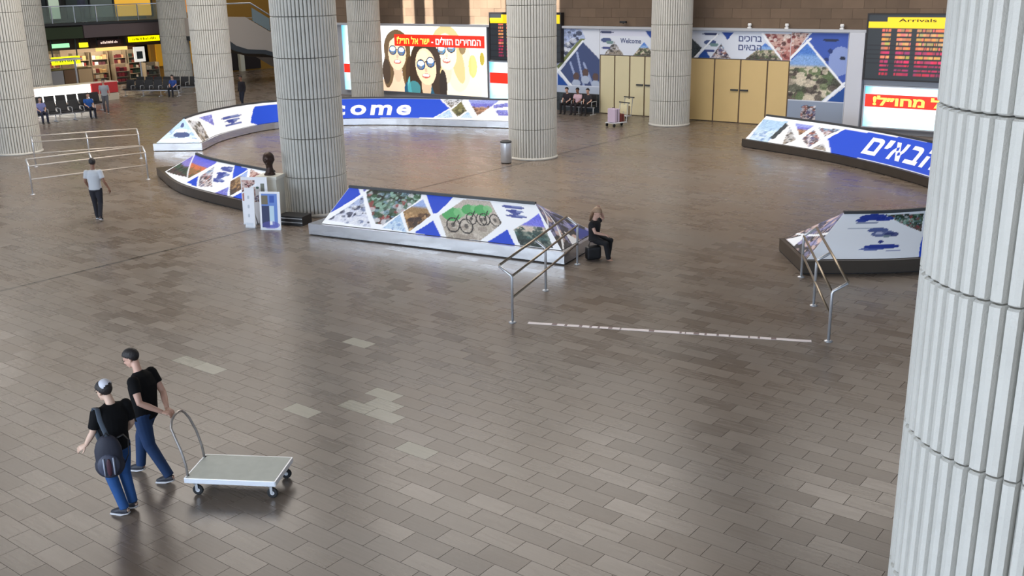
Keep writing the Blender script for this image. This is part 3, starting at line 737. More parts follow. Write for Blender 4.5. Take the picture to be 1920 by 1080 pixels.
# --- flight boards
def board(v0, v1, z0, z1, label):
    t, org = framed('flight_board', v0, v1, z0, z1, label, 'flight board', .3, .06, mat('board black frame', (30, 26, 28), .5))
    W_, H_ = v1 - v0, z1 - z0; cv = Canvas(W_, H_, .035, (30, 34, 38))
    cv.poly([(0, H_ * .80), (W_, H_ * .80), (W_, H_ * .97), (.75, H_ * .97), (.75, H_ * .90), (0, H_ * .90)], (222, 186, 12))
    rg = np.random.default_rng(4); rows = 11
    for k in range(rows):
        y = H_ * (.76 - k * .068); c = [(196, 120, 80), (205, 140, 96), (214, 128, 80), (206, 150, 100), (200, 130, 84), (176, 50, 90), (216, 150, 90), (190, 46, 86), (184, 40, 80), (170, 44, 84), (160, 40, 70)][k]
        for (x0, x1) in ((.12, .19), (.24, .36), (.40, .40 + rg.uniform(.18, .42)), (.84, .95)):
            x = x0 * W_
            while x < x1 * W_:
                l = rg.uniform(.05, .16); cv.poly([(x, y - H_ * .021), (min(x + l, x1 * W_), y - H_ * .021), (min(x + l, x1 * W_), y + H_ * .018), (x, y + H_ * .018)], tuple(int(q * rg.uniform(.7, 1.05)) for q in c)); x += l + .015
        cv.poly([(0, y - H_ * .034), (W_, y - H_ * .034), (W_, y - H_ * .028), (0, y - H_ * .028)], (14, 14, 18))
    p_ = ink_mesh('screen', cv, wall_fn(v0, v1, z0, z1, WU - .31, org), print_mat('lit flight board', .4, .5), t)
    mk = mat('board header ink', (60, 44, 10), .6)
    lettering('lettering', 'Arrivals   תוסינכ', wall_fn(v0 + 1.2, v1 - .5, z0 + H_ * .895, z0 + H_ * .945, WU - .32, org), mk, p_, .01)
board(-14.15, -9.3, 2.26, 4.8, 'black flight board with yellow header above the right light box')
board(-33.9, -29.45, 2.48, 4.78, 'black flight board with yellow header behind the middle column')
# --- printed door surrounds
def surround(v0, v1, z0, z1, label, paint, name='printed_surround'):
    org = UV(WU - .06, (v0 + v1) / 2, 0)
    t = empty(name, org, 0, label, 'wall graphic'); W_, H_ = v1 - v0, z1 - z0
    bm = gbx(WU - .055, WU, v0, v1, z0, z1); bmesh.ops.translate(bm, vec=-org, verts=bm.verts[:]); obj('panel', bm, M_white, t)
    cv = Canvas(W_, H_, .035, (214, 220, 232)); paint(cv, lambda v, z: (v - v0, z - z0))
    p_ = ink_mesh('printed_vinyl', cv, wall_fn(v0, v1, z0, z1, WU - .06, org), M_wallprint, t); return t, org, p_
def paint_l(c, m):
    c.photo([m(-29.84, 2.1), m(-29.84, 4.1), m(-28.4, 4.1), m(-28.1, 3.6)], 'snow', 3); c.poly([m(-29.84, 2.2), m(-28.4, 3.6), m(-28.1, 3.6), m(-29.8, 2.0)], (120, 130, 80))
    c.poly([m(-29.65, 1.95), m(-28.25, 3.42), m(-27.25, 2.6), m(-27.25, 1.3), m(-28.9, 1.3)], (62, 76, 118))
    mm = c.mask([m(-29.65, 1.95), m(-28.25, 3.42), m(-27.25, 2.6), m(-27.25, 1.3), m(-28.9, 1.3)])
    for (a, b, d, e) in ((-28.6, 2.9, -28.2, 1.3), (-28.2, 2.4, -27.7, 1.4), (-29.0, 2.4, -28.7, 1.7)): c.line(m(a, b), m(d, e), .12, (150, 164, 200), within=mm)
    for (a, b) in ((-28.65, 1.75), (-28.1, 1.95), (-27.5, 1.75)): c.ellipse(*m(a, b), .18, .2, (90, 70, 66), within=mm); c.ellipse(*m(a, b - .35), .25, .2, (170, 182, 204), within=mm)
    c.line(m(-29.8, 1.95), m(-28.25, 3.5), .07, 'W'); c.line(m(-29.8, 2.1), m(-28.9, 1.25), .07, 'W')
    c.poly([m(-29.8, 1.28), m(-29.8, 1.9), m(-29.15, 1.28)], (22, 72, 150)); c.poly([m(-29.84, .9), m(-27.2, .9), m(-27.2, 1.27), m(-29.84, 1.27)], (176, 186, 204))
    c.photo([m(-29.84, 0), m(-27.2, 0), m(-27.2, .9), m(-29.84, .9)], 'dark', 2); c.poly([m(-28.5, .3), m(-27.6, .3), m(-27.6, .85), m(-28.5, .85)], (150, 168, 160))
surround(-29.84, -27.28, .02, 4.06, 'tall printed blue panel with travellers left of the cream doors', paint_l)
def paint_h(c, m):
    z0_, z1_ = 2.86, 4.06
    c.poly([m(-28, 3.75), m(-28, 4.0), m(-24.5, 4.0), m(-24.5, 3.75)], (206, 210, 228))
    for k, (a, b) in enumerate(((-26.45, .55), (-24.78, .6), (-20.8, .5))): c.photo([m(a - b, z0_), m(a, 3.5), m(a + b, z0_)], ('rock', 'town', 'crowd')[k], k + 2)
    c.photo([m(-22.4, z0_), m(-22.4, 3.8), m(-21.75, 3.3), m(-22.1, z0_)], 'dark', 2); c.poly([m(-21.95, 2.86), m(-21.6, 3.25), m(-21.3, 2.86)], (22, 66, 140))
    for a in (-26.9, -21.35):
        c.ellipse(*m(a, 3.92), .42, .05, (50, 60, 100)); c.ellipse(*m(a, 3.55), .3, .12, (70, 86, 130)); c.ellipse(*m(a + .2, 3.45), .22, .08, (110, 140, 140)); c.ellipse(*m(a, 3.18), .26, .06, (60, 74, 130))
    for a in (-24.45, -20.5): c.poly([m(a - .3, 4.02), m(a + .3, 4.02), m(a, 3.68)], (22, 66, 150))
    c.poly([m(-20.1, 3.95), m(-18.6, 3.95), m(-19.35, 2.95)], (214, 222, 236)); c.photo([m(-19.6, z0_), m(-18.68, 3.58), m(-17.75, z0_)], 'town', 9)
    c.photo([m(-18.75, 3.98), m(-17.5, 3.98), m(-17.5, z0_), m(-17.95, z0_)], 'red', 7); c.line(m(-18.85, 3.98), m(-17.9, 2.9), .09, 'W')
    c.line(m(-22.1, 2.86), m(-21.0, 3.9), .07, 'W')
_, og, ph = surround(-27.26, -17.5, 2.86, 4.06, 'printed header band of triangles above both door sets', paint_h, 'printed_header')
M_ink = mat('navy lettering', (74, 86, 130), .6)
lettering('lettering', 'Welcome', wall_fn(-26.1, -24.95, 3.42, 3.66, WU - .068, og), M_ink, ph, .02)
lettering('lettering', 'םיכורב', wall_fn(-19.95, -18.85, 3.62, 3.86, WU - .068, og), M_ink, ph, .02)
lettering('lettering', 'םיאבה', wall_fn(-19.95, -18.85, 3.24, 3.48, WU - .068, og), M_ink, ph, .02)
def paint_r(c, m):
    c.poly([m(-17.5, 2.9), m(-16.6, 4.05), m(-15, 4.05), m(-15, 1.9)], (58, 88, 176)); c.ellipse(*m(-15.3, 2.9), .5, .6, (170, 184, 222), .7)
    c.photo([m(-17.5, 2.9), m(-17.5, 4.06), m(-16.7, 4.06)], 'red', 3)
    c.ellipse(*m(-15.75, 3.75), .35, .06, (30, 40, 70)); c.ellipse(*m(-15.75, 3.3), .1, .1, (30, 50, 110)); c.ellipse(*m(-15.9, 2.95), .12, .08, (30, 50, 110)); c.ellipse(*m(-15.2, 3.02), .12, .08, (24, 34, 60))
    c.photo([m(-17.5, 1.2), m(-17.5, 2.8), m(-16.75, 3.62), m(-15.15, 1.95), m(-16.0, 1.2)], 'town', 4)
    c.line(m(-17.6, 2.85), m(-16.65, 3.8), .09, 'W'); c.line(m(-16.8, 3.7), m(-15.05, 1.85), .09, 'W'); c.line(m(-15.05, 2.0), m(-15.95, 1.1), .09, 'W')
    c.poly([m(-15.75, 1.2), m(-15.0, 1.2), m(-15.0, 1.85)], (22, 74, 150)); c.poly([m(-17.5, 0), m(-15, 0), m(-15, 1.15), m(-17.5, 1.15)], (140, 152, 172))  # grey blue lower field: the glass reflection is painted in, with people
    c.photo([m(-16.9, .3), m(-16.2, .3), m(-16.2, 1.0), m(-16.9, 1.0)], 'crowd', 4)
surround(-17.5, -15.0, .02, 4.06, 'tall printed panel with town and blue sky right of the tan doors', paint_r)
pil = empty('trim_2', UV(WU, -14.6, 0), 0, kind='structure')
bm = gbx(WU - .28, WU, -14.92, -14.25, 0, 4.08, .03); bmesh.ops.translate(bm, vec=-pil.location, verts=bm.verts[:]); obj('pilaster', bm, mat('pale pilaster', (196, 198, 206), .5), pil)
# --- doors
def doors(n, vs_, color, hk, zt=2.84):
    org = UV(WU, (vs_[0] + vs_[-1]) / 2, 0)
    t = empty('door_%d' % n, org, 0, kind='structure')
    m = mat('door leaf %d' % n, color, .45, noise=.05, nscale=1.5); dk = mat('door gasket', (96, 78, 62), .6)
    def P(name, args, mm, par=t, bev=0):
        bm = gbx(*args, bev); bmesh.ops.translate(bm, vec=-org, verts=bm.verts[:]); return obj(name, bm, mm, par)
    P('door_frame', (WU - .02, WU + .02, vs_[0] - .06, vs_[-1] + .06, 0.0, zt), dk)
    for i in range(len(vs_) - 1):
        lf = P('door_leaf', (WU - .07, WU - .02, vs_[i] + .035, vs_[i + 1] - .035, .03, zt - .03), m, t, .01)
        if i == hk: P('push_bar', (WU - .15, WU - .07, vs_[i + 1] - .42, vs_[i + 1] - .06, 1.45, 1.52), M_cap, lf, .01)
        if i == hk + 1: P('push_bar', (WU - .15, WU - .07, vs_[i] + .06, vs_[i] + .42, 1.45, 1.52), M_cap, lf, .01)
doors(1, [-27.24, -26.4, -25.55, -24.72, -23.9], (206, 196, 160), 2)
doors(2, [-22.3, -21.08, -19.8, -18.52, -17.52], (204, 176, 122), 1)
# --- small fittings on the stone
def cctv(v_, z_, lab):
    t = empty('wall_camera', UV(WU - .02, v_, z_), -AL, lab, 'camera')
    obj('bracket', bx((0, -.12, .0), (.06, .24, .05), 0, .01), M_steel, t); obj('camera_body', bx((0, -.30, .02), (.34, .14, .10), 0, .02), M_black, t); obj('lens', lathe(bmesh.new(), [(.03, -.05), (.03, 0)], (0, -.30, -.02), 12), M_cap, t)
cctv(-25.8, 4.40, 'small black surveillance camera on the stone above the cream doors')
for v_, lab in ((-19.43, 'small pale sensor on the stone ledge above the tan doors'), (-17.71, 'small pale sensor on the stone ledge above the town picture'), (-15.3, 'small pale sensor on the stone ledge beside the flight board')):
    t = empty('ledge_sensor', UV(WU - .14, v_, 4.2), -AL, lab, 'sensor'); obj('base', bx((0, 0, .03), (.16, .12, .06), 0, .01), M_white, t); obj('sensor_head', lathe(bmesh.new(), [(.05, .06), (.09, .14), (.07, .22)], n=16), M_white, t)  # sensors on the ledge, no light comes from them

# ================================================================== LEFT SIDE: MEZZANINE, SHOPS, STAIR
def org_bm(bm, org): bmesh.ops.translate(bm, vec=-org, verts=bm.verts[:]); return bm
def G(name, args, m, par=None, bev=0, **k):
    """box between hall coordinates (u0,u1,v0,v1,z0,z1); a top-level one gets its origin at its own base"""
    org = par.matrix_world.translation if par is not None and False else None
    bm = gbx(*args, bev)
    o3 = getattr(G, 'org', Vector((0, 0, 0)))
    return obj(name, org_bm(bm, o3), m, par, **k)
mz = empty('trim_3', UV(35, -62, 3.2), 0, kind='structure'); G.org = mz.location.copy()
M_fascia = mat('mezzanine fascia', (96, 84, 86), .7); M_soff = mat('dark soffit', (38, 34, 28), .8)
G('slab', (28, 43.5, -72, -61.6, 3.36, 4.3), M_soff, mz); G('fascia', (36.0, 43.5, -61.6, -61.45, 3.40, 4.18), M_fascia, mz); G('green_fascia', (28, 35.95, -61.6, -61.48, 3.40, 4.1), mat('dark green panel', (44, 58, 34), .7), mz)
G('edge_beam', (28, 43.5, -61.62, -61.4, 4.2, 4.34), M_cap, mz)
bl = empty('balustrade', UV(35, -61.7, 4.34), 0, 'glass balustrade along the mezzanine edge above the shops', 'balustrade'); G.org = bl.location.copy()
for k in range(10): G('glass_pane', (28.2 + k * 1.5, 29.6 + k * 1.5, -61.72, -61.70, 4.36, 5.3), M_glass, bl); G('post', (28.12 + k * 1.5, 28.17 + k * 1.5, -61.74, -61.68, 4.34, 5.35), M_steel, bl)
G('handrail', (28, 43.4, -61.75, -61.67, 5.34, 5.40), M_steel, bl)
up = empty('wall_mezzanine', UV(35, -66, 4.3), 0, kind='structure'); G.org = up.location.copy()
G('wall_lining', (28, 44, -66.3, -66, 4.3, 8), mat('dark upper wall', (40, 42, 38), .7), up)
for k, (a0, a1, c, e) in enumerate(((35.0, 36.2, (38, 42, 40), 0), (36.4, 37.1, (180, 196, 176), .35), (37.6, 39.2, (58, 66, 60), 0), (39.3, 41.0, (96, 104, 92), .1), (41.2, 44.0, (214, 160, 40), .55))):
    G('window_panel', (a0, a1, -66.0, -65.9, 4.5, 7.2), mat('upper panel %d' % k, c, .3, emit=e), up, .02)
    G('mullion', (a1 + .03, a1 + .13, -66.0, -65.85, 4.4, 7.3), M_cap, up)
# shops under the mezzanine
def shop(name, u0, u1, label, sign, signc, sv, wallc, seed, prod=True):
    org = UV((u0 + u1) / 2, -64, 0); t = empty(name, org, 0, label, 'shop'); G.org = org
    wc = mat('shop wall %d' % seed, wallc, .7)
    G('back_wall', (u0, u1, -67.4, -67.2, 0, 3.3), wc, t); u0 > 36 or G('side_wall', (u0, u0 + .1, -67.2, -63.4, 0, 3.3), wc, t)
    G('header', (u0, u1, -63.5, -63.3, 2.62, 3.34), mat('shop header', (52, 36, 38), .6), t)
    return t
LIT = []
def sign(u0, u1, v_, z0, z1, c, label, txt=None, tc=(60, 60, 20), e=1.0):
    org = UV((u0 + u1) / 2, v_, z0); t = empty('shop_sign', org, 0, label, 'sign'); G.org = org
    G('sign_face', (u0, u1, v_ - .08, v_, z0, z1), mat('sign %s' % str(c), c, .4, emit=e), t, .01)
    if txt:
        mk = mat('sign ink %s' % str(tc), tc, .5, emit=.6 if tc[0] > 120 else 0); rr_ = random.Random(len(label)); x = u0 + (u1 - u0) * .12; h_ = z1 - z0; bmk = bmesh.new()
        while x < u1 - (u1 - u0) * .14:
            l_ = rr_.uniform(.05, .11); addg(bmk, x, x + l_ * .7, v_ + .001, v_ + .012, z0 + h_ * .3, z0 + h_ * rr_.choice((.6, .68, .76))); x += l_ + (.08 if rr_.random() < .18 else .02)
        obj('faded_script', org_bm(bmk, org), mk, t, kind='stuff')
    G.org = org
    G('hanger', (u0 + .1, u0 + .16, v_ - .10, v_ - .04, z1, 3.36), M_cap, t); G('hanger', (u1 - .16, u1 - .1, v_ - .10, v_ - .04, z1, 3.36), M_cap, t)
shop('shop', 34.4, 37.35, 'left shop bay under the green fascia', None, None, None, (96, 88, 74), 1)
shop('shop', 37.4, 40.4, 'middle shop bay full of bright stock', None, None, None, (190, 170, 150), 2)
shop('shop', 40.45, 43.2, 'right shop bay under the long yellow sign', None, None, None, (110, 78, 58), 3)
sign(40.2, 42.6, -63.2, 2.86, 3.22, (255, 236, 0), 'long yellow lit sign above the right shop bay', 'Duty Free   שפוח', (120, 110, 0), 1.1)
sign(33.85, 35.75, -61.9, 1.82, 2.30, (226, 240, 10), 'yellow lit hanging sign above the white kiosk', 'Café  הפק', (90, 100, 20), 1.0)
sign(34.7, 35.9, -63.2, 2.78, 3.04, (150, 220, 170), 'small pale green lit sign in the left shop bay', None, e=.8)
sign(36.6, 37.2, -63.2, 2.72, 3.02, (240, 226, 30), 'small square yellow lit sign between left and middle shop bays', None, e=.9)
sign(37.9, 39.6, -63.2, 2.78, 3.12, (70, 48, 50), 'dark sign with pale lettering over the middle shop bay', 'Travel Shop', (250, 226, 214), .05)
sign(37.6, 39.9, -63.0, 2.42, 2.64, (236, 190, 110), 'narrow warm lit strip sign in the middle shop bay', None, e=.9)
rs = random.Random(11)
def CN(c):
    r_, g_, b_ = c; m_ = (r_ + g_ + b_) / 3
    if max(c) - min(c) < 22: return 'white' if m_ > 200 else ('grey' if m_ > 90 else 'dark grey')
    if r_ > g_ * 1.6: return 'red' if m_ > 62 else 'maroon'
    if g_ > r_: return 'green'
    return 'cream' if m_ > 195 else ('tan' if m_ > 120 else 'brown')
def shelf_unit(u0, u1, v_, lab, pal, levels=5, h=2.2):
    org = UV((u0 + u1) / 2, v_, 0); t = empty('display_shelf', org, 0, lab, 'shelf'); G.org = org
    m = mat('shelf laminate', (150, 138, 120), .5)
    G('side_panel', (u0, u0 + .04, v_ - .45, v_, 0, h), m, t); G('side_panel', (u1 - .04, u1, v_ - .45, v_, 0, h), m, t); G('back_panel', (u0, u1, v_ - .5, v_ - .46, 0, h), m, t)
    for k in range(levels):
        z = .15 + k * (h - .3) / levels; G('shelf_board', (u0, u1, v_ - .45, v_, z, z + .03), m, t)
    for k in range(levels):
        z = .15 + k * (h - .3) / levels + .03; x = u0 + .06
        while x < u1 - .3:
            wd = rs.uniform(.14, .34); hh = rs.uniform(.16, .30); c = rs.choice(pal)
            g = empty('product_box', UV(x + wd / 2, v_ - .2, z), 0, None, None) if False else None
            o3 = UV(x + wd / 2, v_ - .2, z)
            b_ = obj('product_box', org_bm(gbx(x, x + wd - .02, v_ - .3, v_ - .06, z, z + hh, .01), o3), mat('pack %s' % str(c), c, .5), label='%s boxed item on the %s' % (CN(c), lab), cat='box', group='boxed goods on the %s' % lab); b_.location = o3
            x += wd + .01
WARM = [(236, 214, 170), (200, 150, 110), (150, 60, 56), (250, 236, 214), (120, 70, 60), (230, 190, 130), (90, 50, 60), (240, 240, 236)]
DARKP = [(60, 64, 56), (120, 60, 50), (200, 190, 170), (40, 44, 46), (150, 120, 90), (90, 96, 84)]
shelf_unit(34.7, 36.9, -66.4, 'brown shelf in the left shop bay', DARKP)
shelf_unit(37.6, 38.8, -66.0, 'bright left shelf in the middle shop bay', WARM)
shelf_unit(38.95, 40.2, -66.0, 'bright right shelf in the middle shop bay', WARM)
shelf_unit(40.6, 41.6, -66.0, 'dark red goods shelf in the right shop bay', [(90, 30, 36), (60, 30, 30), (180, 140, 110), (120, 40, 40)])
shelf_unit(41.75, 42.9, -66.0, 'dark green goods shelf in the right shop bay', [(40, 60, 50), (30, 40, 40), (120, 60, 50), (210, 200, 190)])
for k, (a0, a1, vv, lab, pal) in enumerate(((36.6, 37.9, -64.4, 'low left stand in the middle shop bay', WARM), (38.2, 39.4, -64.8, 'low right stand in the middle shop bay', WARM), (39.8, 40.9, -64.6, 'low red stand between two shop bays', [(140, 40, 50), (90, 30, 40), (230, 190, 160)]), (41.9, 43.0, -64.2, 'low dark goods stand in the right shop bay', DARKP))):
    shelf_unit(a0, a1, vv, lab, pal, 3, 1.35)
t = empty('poster_panel', UV(41.2, -63.6, 0), 0, 'framed white poster panel standing in the right shop bay', 'poster'); G.org = t.location.copy()
G('panel', (40.75, 41.6, -63.7, -63.64, 1.5, 2.5), mat('lit poster', (226, 224, 216), .4, emit=.5), t); G('picture', (40.95, 41.4, -63.64, -63.62, 1.7, 2.2), mat('poster picture', (70, 84, 90), .5), t); G('stand', (41.12, 41.2, -63.7, -63.64, 0, 1.5), M_steel, t)
# white kiosk with red ends
k0 = UV(31.5, -56.9, 0); t = empty('kiosk_counter', k0, 0, 'glowing white kiosk counter with red ends, behind the seats', 'counter'); G.org = k0
M_glow = mat('backlit counter front', (255, 252, 246), .4, emit=1.15); M_kred = mat('red counter panel', (190, 52, 54), .45)
G('counter_front', (29.35, 32.75, -56.1, -56.0, .12, 1.03), M_glow, t, .02); G('counter_body', (29.35, 34.5, -56.9, -56.12, .0, .98), mat('pale counter', (205, 186, 170), .6), t)
G('counter_top', (29.2, 34.6, -56.95, -56.05, .98, 1.06), mat('counter top', (230, 220, 206), .4), t)
G('red_panel', (32.8, 34.5, -56.1, -55.98, .42, 1.04), M_kred, t, .02); G('red_panel', (28.75, 29.3, -56.9, -56.0, .2, 1.1), M_kred, t, .02); G('base_panel', (32.8, 34.5, -56.1, -55.99, .0, .40), mat('beige panel', (200, 190, 172), .5), t)
t = empty('kiosk_cabinet', UV(33, -60, 0), 0, 'brown display cabinets with cream fronts behind the white kiosk', 'cabinet'); G.org = t.location.copy()
for k, c in enumerate(((150, 120, 80), (176, 176, 178), (120, 92, 66), (190, 160, 120))): G('cabinet_door', (31.6 + k * .95, 32.5 + k * .95, -60.1, -60.04, .1, 1.6), mat('cabinet %d' % k, c, .5), t, .01)
G('body', (31.55, 35.4, -60.8, -60.1, 0, 1.65), mat('cabinet brown', (96, 74, 52), .6), t)
t = empty('light_canopy', UV(31, -58.5, 2.3), 0, 'pale canopy frame over the kiosk, left', 'canopy'); G.org = t.location.copy()
G('canopy', (28.5, 34.0, -59.4, -58.6, 2.28, 2.38), mat('canopy white', (196, 196, 200), .5), t, .02)
for a in (28.8, 33.7): G('canopy_post', (a, a + .08, -59.1, -59.02, 0, 2.28), M_steel, t)
# stair and landing at the left back
st = empty('staircase', UV(44.5, -57.5, 0), 0, 'grey concrete staircase with glass parapet behind the left columns', 'staircase'); G.org = st.location.copy()
bm = bmesh.new()
prof = [(41.2, 4.42), (44.4, 4.42), (45.0, 4.1), (47.2, 2.95), (50.2, 1.35), (52.8, .05), (52.0, .0), (49.0, .75), (47.0, 1.85), (45.8, 2.2), (44.3, 2.34), (43.4, 2.62), (42.6, 3.15), (41.2, 3.3)]
loft(bm, [[UV(a, -56.0, z) - st.location for a, z in prof], [UV(a, -59.2, z) - st.location for a, z in prof]])
obj('stair_soffit', bm, mat('pale stair concrete', (170, 160, 150), .7), st)
bm = bmesh.new(); pr2 = [(41.2, 3.3), (42.6, 3.15), (43.4, 2.62), (44.3, 2.34), (45.8, 2.2), (47.0, 1.85), (47.0, 1.6), (45.6, 1.95), (44.0, 2.08), (43.1, 2.35), (42.3, 2.9), (41.2, 3.05)]
loft(bm, [[UV(a, -55.9, z) - st.location for a, z in pr2], [UV(a, -59.2, z) - st.location for a, z in pr2]]); obj('shadow_edge', bm, M_cap, st)  # dark slab standing in for the shadow along the rounded lower edge
for k in range(5):
    a0 = 45.0 + k * 1.5; z0 = 4.15 - k * .76
    bm = bmesh.new(); loft(bm, [[UV(a0, b, z0) - st.location, UV(a0 + 1.42, b, z0 - .74) - st.location, UV(a0 + 1.42, b, z0 + .1) - st.location, UV(a0, b, z0 + .85) - st.location] for b in (-56.0, -56.04)]); obj('glass_panel', bm, mat('dark glass', (96, 108, 104), .15), st)
obj('handrail', tube(bmesh.new(), [UV(41.3, -56, 5.3) - st.location, UV(44.9, -56, 5.3) - st.location, UV(52.6, -56, 1.25) - st.location], .05), M_steel, st, True)
bm = bmesh.new()
for k in range(24): box(bm, ((-57.6), 45.2 + k * .31, 4.33 - k * .172), (3.0, .33, .06), 0, 0, GRID)
org_bm(bm, st.location); obj('treads', bm, mat('stair tread', (150, 146, 140), .6), st)
t = empty('wall_warm', UV(46, -66, 0), 0, kind='structure'); G.org = t.location.copy()
G('wall_lining', (43.6, 58, -66.3, -66, 0, 13.4), mat('ochre wall', (150, 112, 40), .7), t); G('lit_panel', (44.0, 50.5, -66, -65.9, .9, 2.6), mat('ochre lit panel', (205, 150, 30), .6, emit=.15), t); G('column_strip', (51.2, 51.6, -65.9, -65.6, 0, 2.6), mat('pale strip', (205, 205, 190), .5), t)
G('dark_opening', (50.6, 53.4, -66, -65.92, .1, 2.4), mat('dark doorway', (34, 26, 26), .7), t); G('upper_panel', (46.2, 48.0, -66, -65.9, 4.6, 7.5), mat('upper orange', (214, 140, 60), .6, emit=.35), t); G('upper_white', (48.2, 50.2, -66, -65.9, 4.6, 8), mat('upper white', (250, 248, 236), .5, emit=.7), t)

# ================================================================== RAILINGS, BIN, TAPE
def railing(posts, tipv, label, rm=None):
    rm = rm or M_rail; group = None
    """posts: floor points; tipv: horizontal offset of the bent post tops"""
    o = Vector((*posts[0], 0)); t = empty('railing', o, 0, label, 'railing', group)
    P_ = [Vector((*p, 0)) - o for p in posts]; tv = Vector((*tipv, 0)); Z = lambda z: Vector((0, 0, z))
    for p in P_:
        pm = tube(bmesh.new(), [p + Z(.012), p + Z(.90), p + tv * .06 + Z(.945), p + tv + Z(1.11)], .028, 10)
        po = obj('post', pm, M_steel, t)
        obj('foot_plate', lathe(bmesh.new(), [(.075, 0), (.075, .012), (.035, .03)], tuple(p), 20), M_steel, po)
    a, b = P_[0], P_[-1]
    obj('rail', tube(bmesh.new(), [a + tv + Z(1.125), b + tv + Z(1.125)], .026, 10), rm, t)
    obj('rail', tube(bmesh.new(), [a + Z(.93), b + Z(.93)], .024, 10), rm, t)
    obj('rail', tube(bmesh.new(), [a + Z(.50), b + Z(.50)], .024, 10), rm, t)
    return t
M_rail2 = mat('rail steel pale', (190, 180, 168), .4, .4)
M_rail = mat('rail steel warm', (150, 138, 122), .35, .9)
railing([(0, 18.5), (.72, 20.57), (1.53, 22.60)], (-.24, .1), 'steel railing with bent post tops in front of the barrier with bicycle prints')
railing([(5.70, 17.13), (6.04, 19.22), (6.36, 21.25)], (.25, -.05), 'steel railing with bent post tops beside the airplane print barrier')
railing([(-15.43, 32.14), (-13.9, 33.38), (-12.5, 34.5)], (-.14, .2), 'long steel railing beyond the walking man, the nearer of the left pair', M_rail2)
railing([(-17.72, 37.5), (-16.0, 38.3), (-14.33, 39.06)], (-.12, .22), 'long steel railing by the left column, the farther of the left pair', M_rail2)
t = empty('litter_bin', (-.13, 36.55, 0), 0, 'round stainless steel litter bin beside the inner column', 'bin')
obj('body', lathe(bmesh.new(), [(.19, .03), (.20, .05), (.205, .74), (.20, .76)], n=32), M_steel, t); obj('base', lathe(bmesh.new(), [(.185, 0), (.185, .03)], n=32), M_black, t)
obj('lid', lathe(bmesh.new(), [(.21, .76), (.21, .80), (.16, .82), (.12, .79)], n=32), M_cap, t)
# floor tape
ta = Vector((.30, 18.46, 0)); tb = Vector((5.40, 17.15, 0)); td = (tb - ta); tl = td.length; ang = math.atan2(td.y, td.x)
t = empty('floor_tape', ta, ang, 'long white adhesive tape with dark marks stuck on the floor between the two railings', 'tape')
obj('tape_strip', bx((tl / 2, 0, .002), (tl, .11, .003)), mat('white tape', (238, 230, 232), .6), t)
rt = random.Random(2)
for x, l in ((.47, .10), (.72, .05), (1.0, .06), (1.20, .05), (1.36, .04), (1.56, .08), (1.78, .03), (2.33, .10), (2.9, .04), (3.0, .02), (3.16, .10), (3.36, .04), (3.58, .04), (3.8, .03), (4.15, .03), (4.32, .04), (4.56, .09)):
    obj('tape_mark', bx((x + l / 2, 0, .0042), (l, .105, .0015)), mat('tape mark', (136, 116, 118), .6), t)

# ================================================================== BUST, STANDS
px_, py_ = -6.72, 27.95
t = empty('pedestal', (px_, py_, 0), -AL + .45, 'square white pedestal carrying the dark bust, left of the column', 'pedestal')
obj('shaft', bx((0, 0, .60), (.58, .52, 1.14), 0, .01), mat('pedestal white', (206, 204, 192), .6), t); obj('top_slab', bx((0, 0, 1.22), (.64, .58, .10), 0, .01), mat('pedestal top', (214, 212, 202), .6), t)
obj('foot', bx((0, 0, .015), (.62, .56, .03)), M_cap, t)
obj('plaque', bx((-.12, -.264, .95), (.15, .01, .26)), mat('brass plaque', (120, 116, 84), .5, .4), t)
M_bronze = mat('dark bronze', (58, 42, 36), .42, .5, noise=.25)
t = empty('bust', (px_, py_, 1.27), R(165), 'dark bronze bust of a bald head on the white pedestal', 'sculpture'); t.scale = (1.2, 1.2, 1.08)
bm = bmesh.new(); ell(bm, (0, 0, .42), (.13, .155, .18)); ell(bm, (0, -.0, .34), (.10, .12, .13)); ell(bm, (0, .15, .39), (.022, .03, .04)); ell(bm, (.128, 0, .40), (.02, .035, .045)); ell(bm, (-.128, 0, .40), (.02, .035, .045))
tube(bm, [(0, -.02, .04), (0, -.01, .18), (0, 0, .30)], [(.13, .11), (.075, .08), (.08, .085)], 14); ell(bm, (0, 0, .30), (.07, .11, .06))
ell(bm, (.05, .125, .44), (.03, .03, .02)); ell(bm, (-.05, .125, .44), (.03, .03, .02)); ell(bm, (0, .125, .315), (.04, .03, .015))
def remesh(bm, vox, smooth=4):
    me = bpy.data.meshes.new('r'); bm.to_mesh(me); bm.free(); o = bpy.data.objects.new('r', me); COL.objects.link(o)
    m = o.modifiers.new('r', 'REMESH'); m.mode = 'VOXEL'; m.voxel_size = vox; m.use_smooth_shade = True
    if smooth: s_ = o.modifiers.new('s', 'SMOOTH'); s_.factor = .5; s_.iterations = smooth
    dg = bpy.context.evaluated_depsgraph_get(); out = bpy.data.meshes.new_from_object(o.evaluated_get(dg)); bpy.data.objects.remove(o); return out
hd = obj('head', remesh(bm, .014, 3), M_bronze, t, True)
obj('socle', lathe(bmesh.new(), [(.13, 0), (.13, .03), (.10, .05), (.10, .07)], n=24), M_bronze, t)
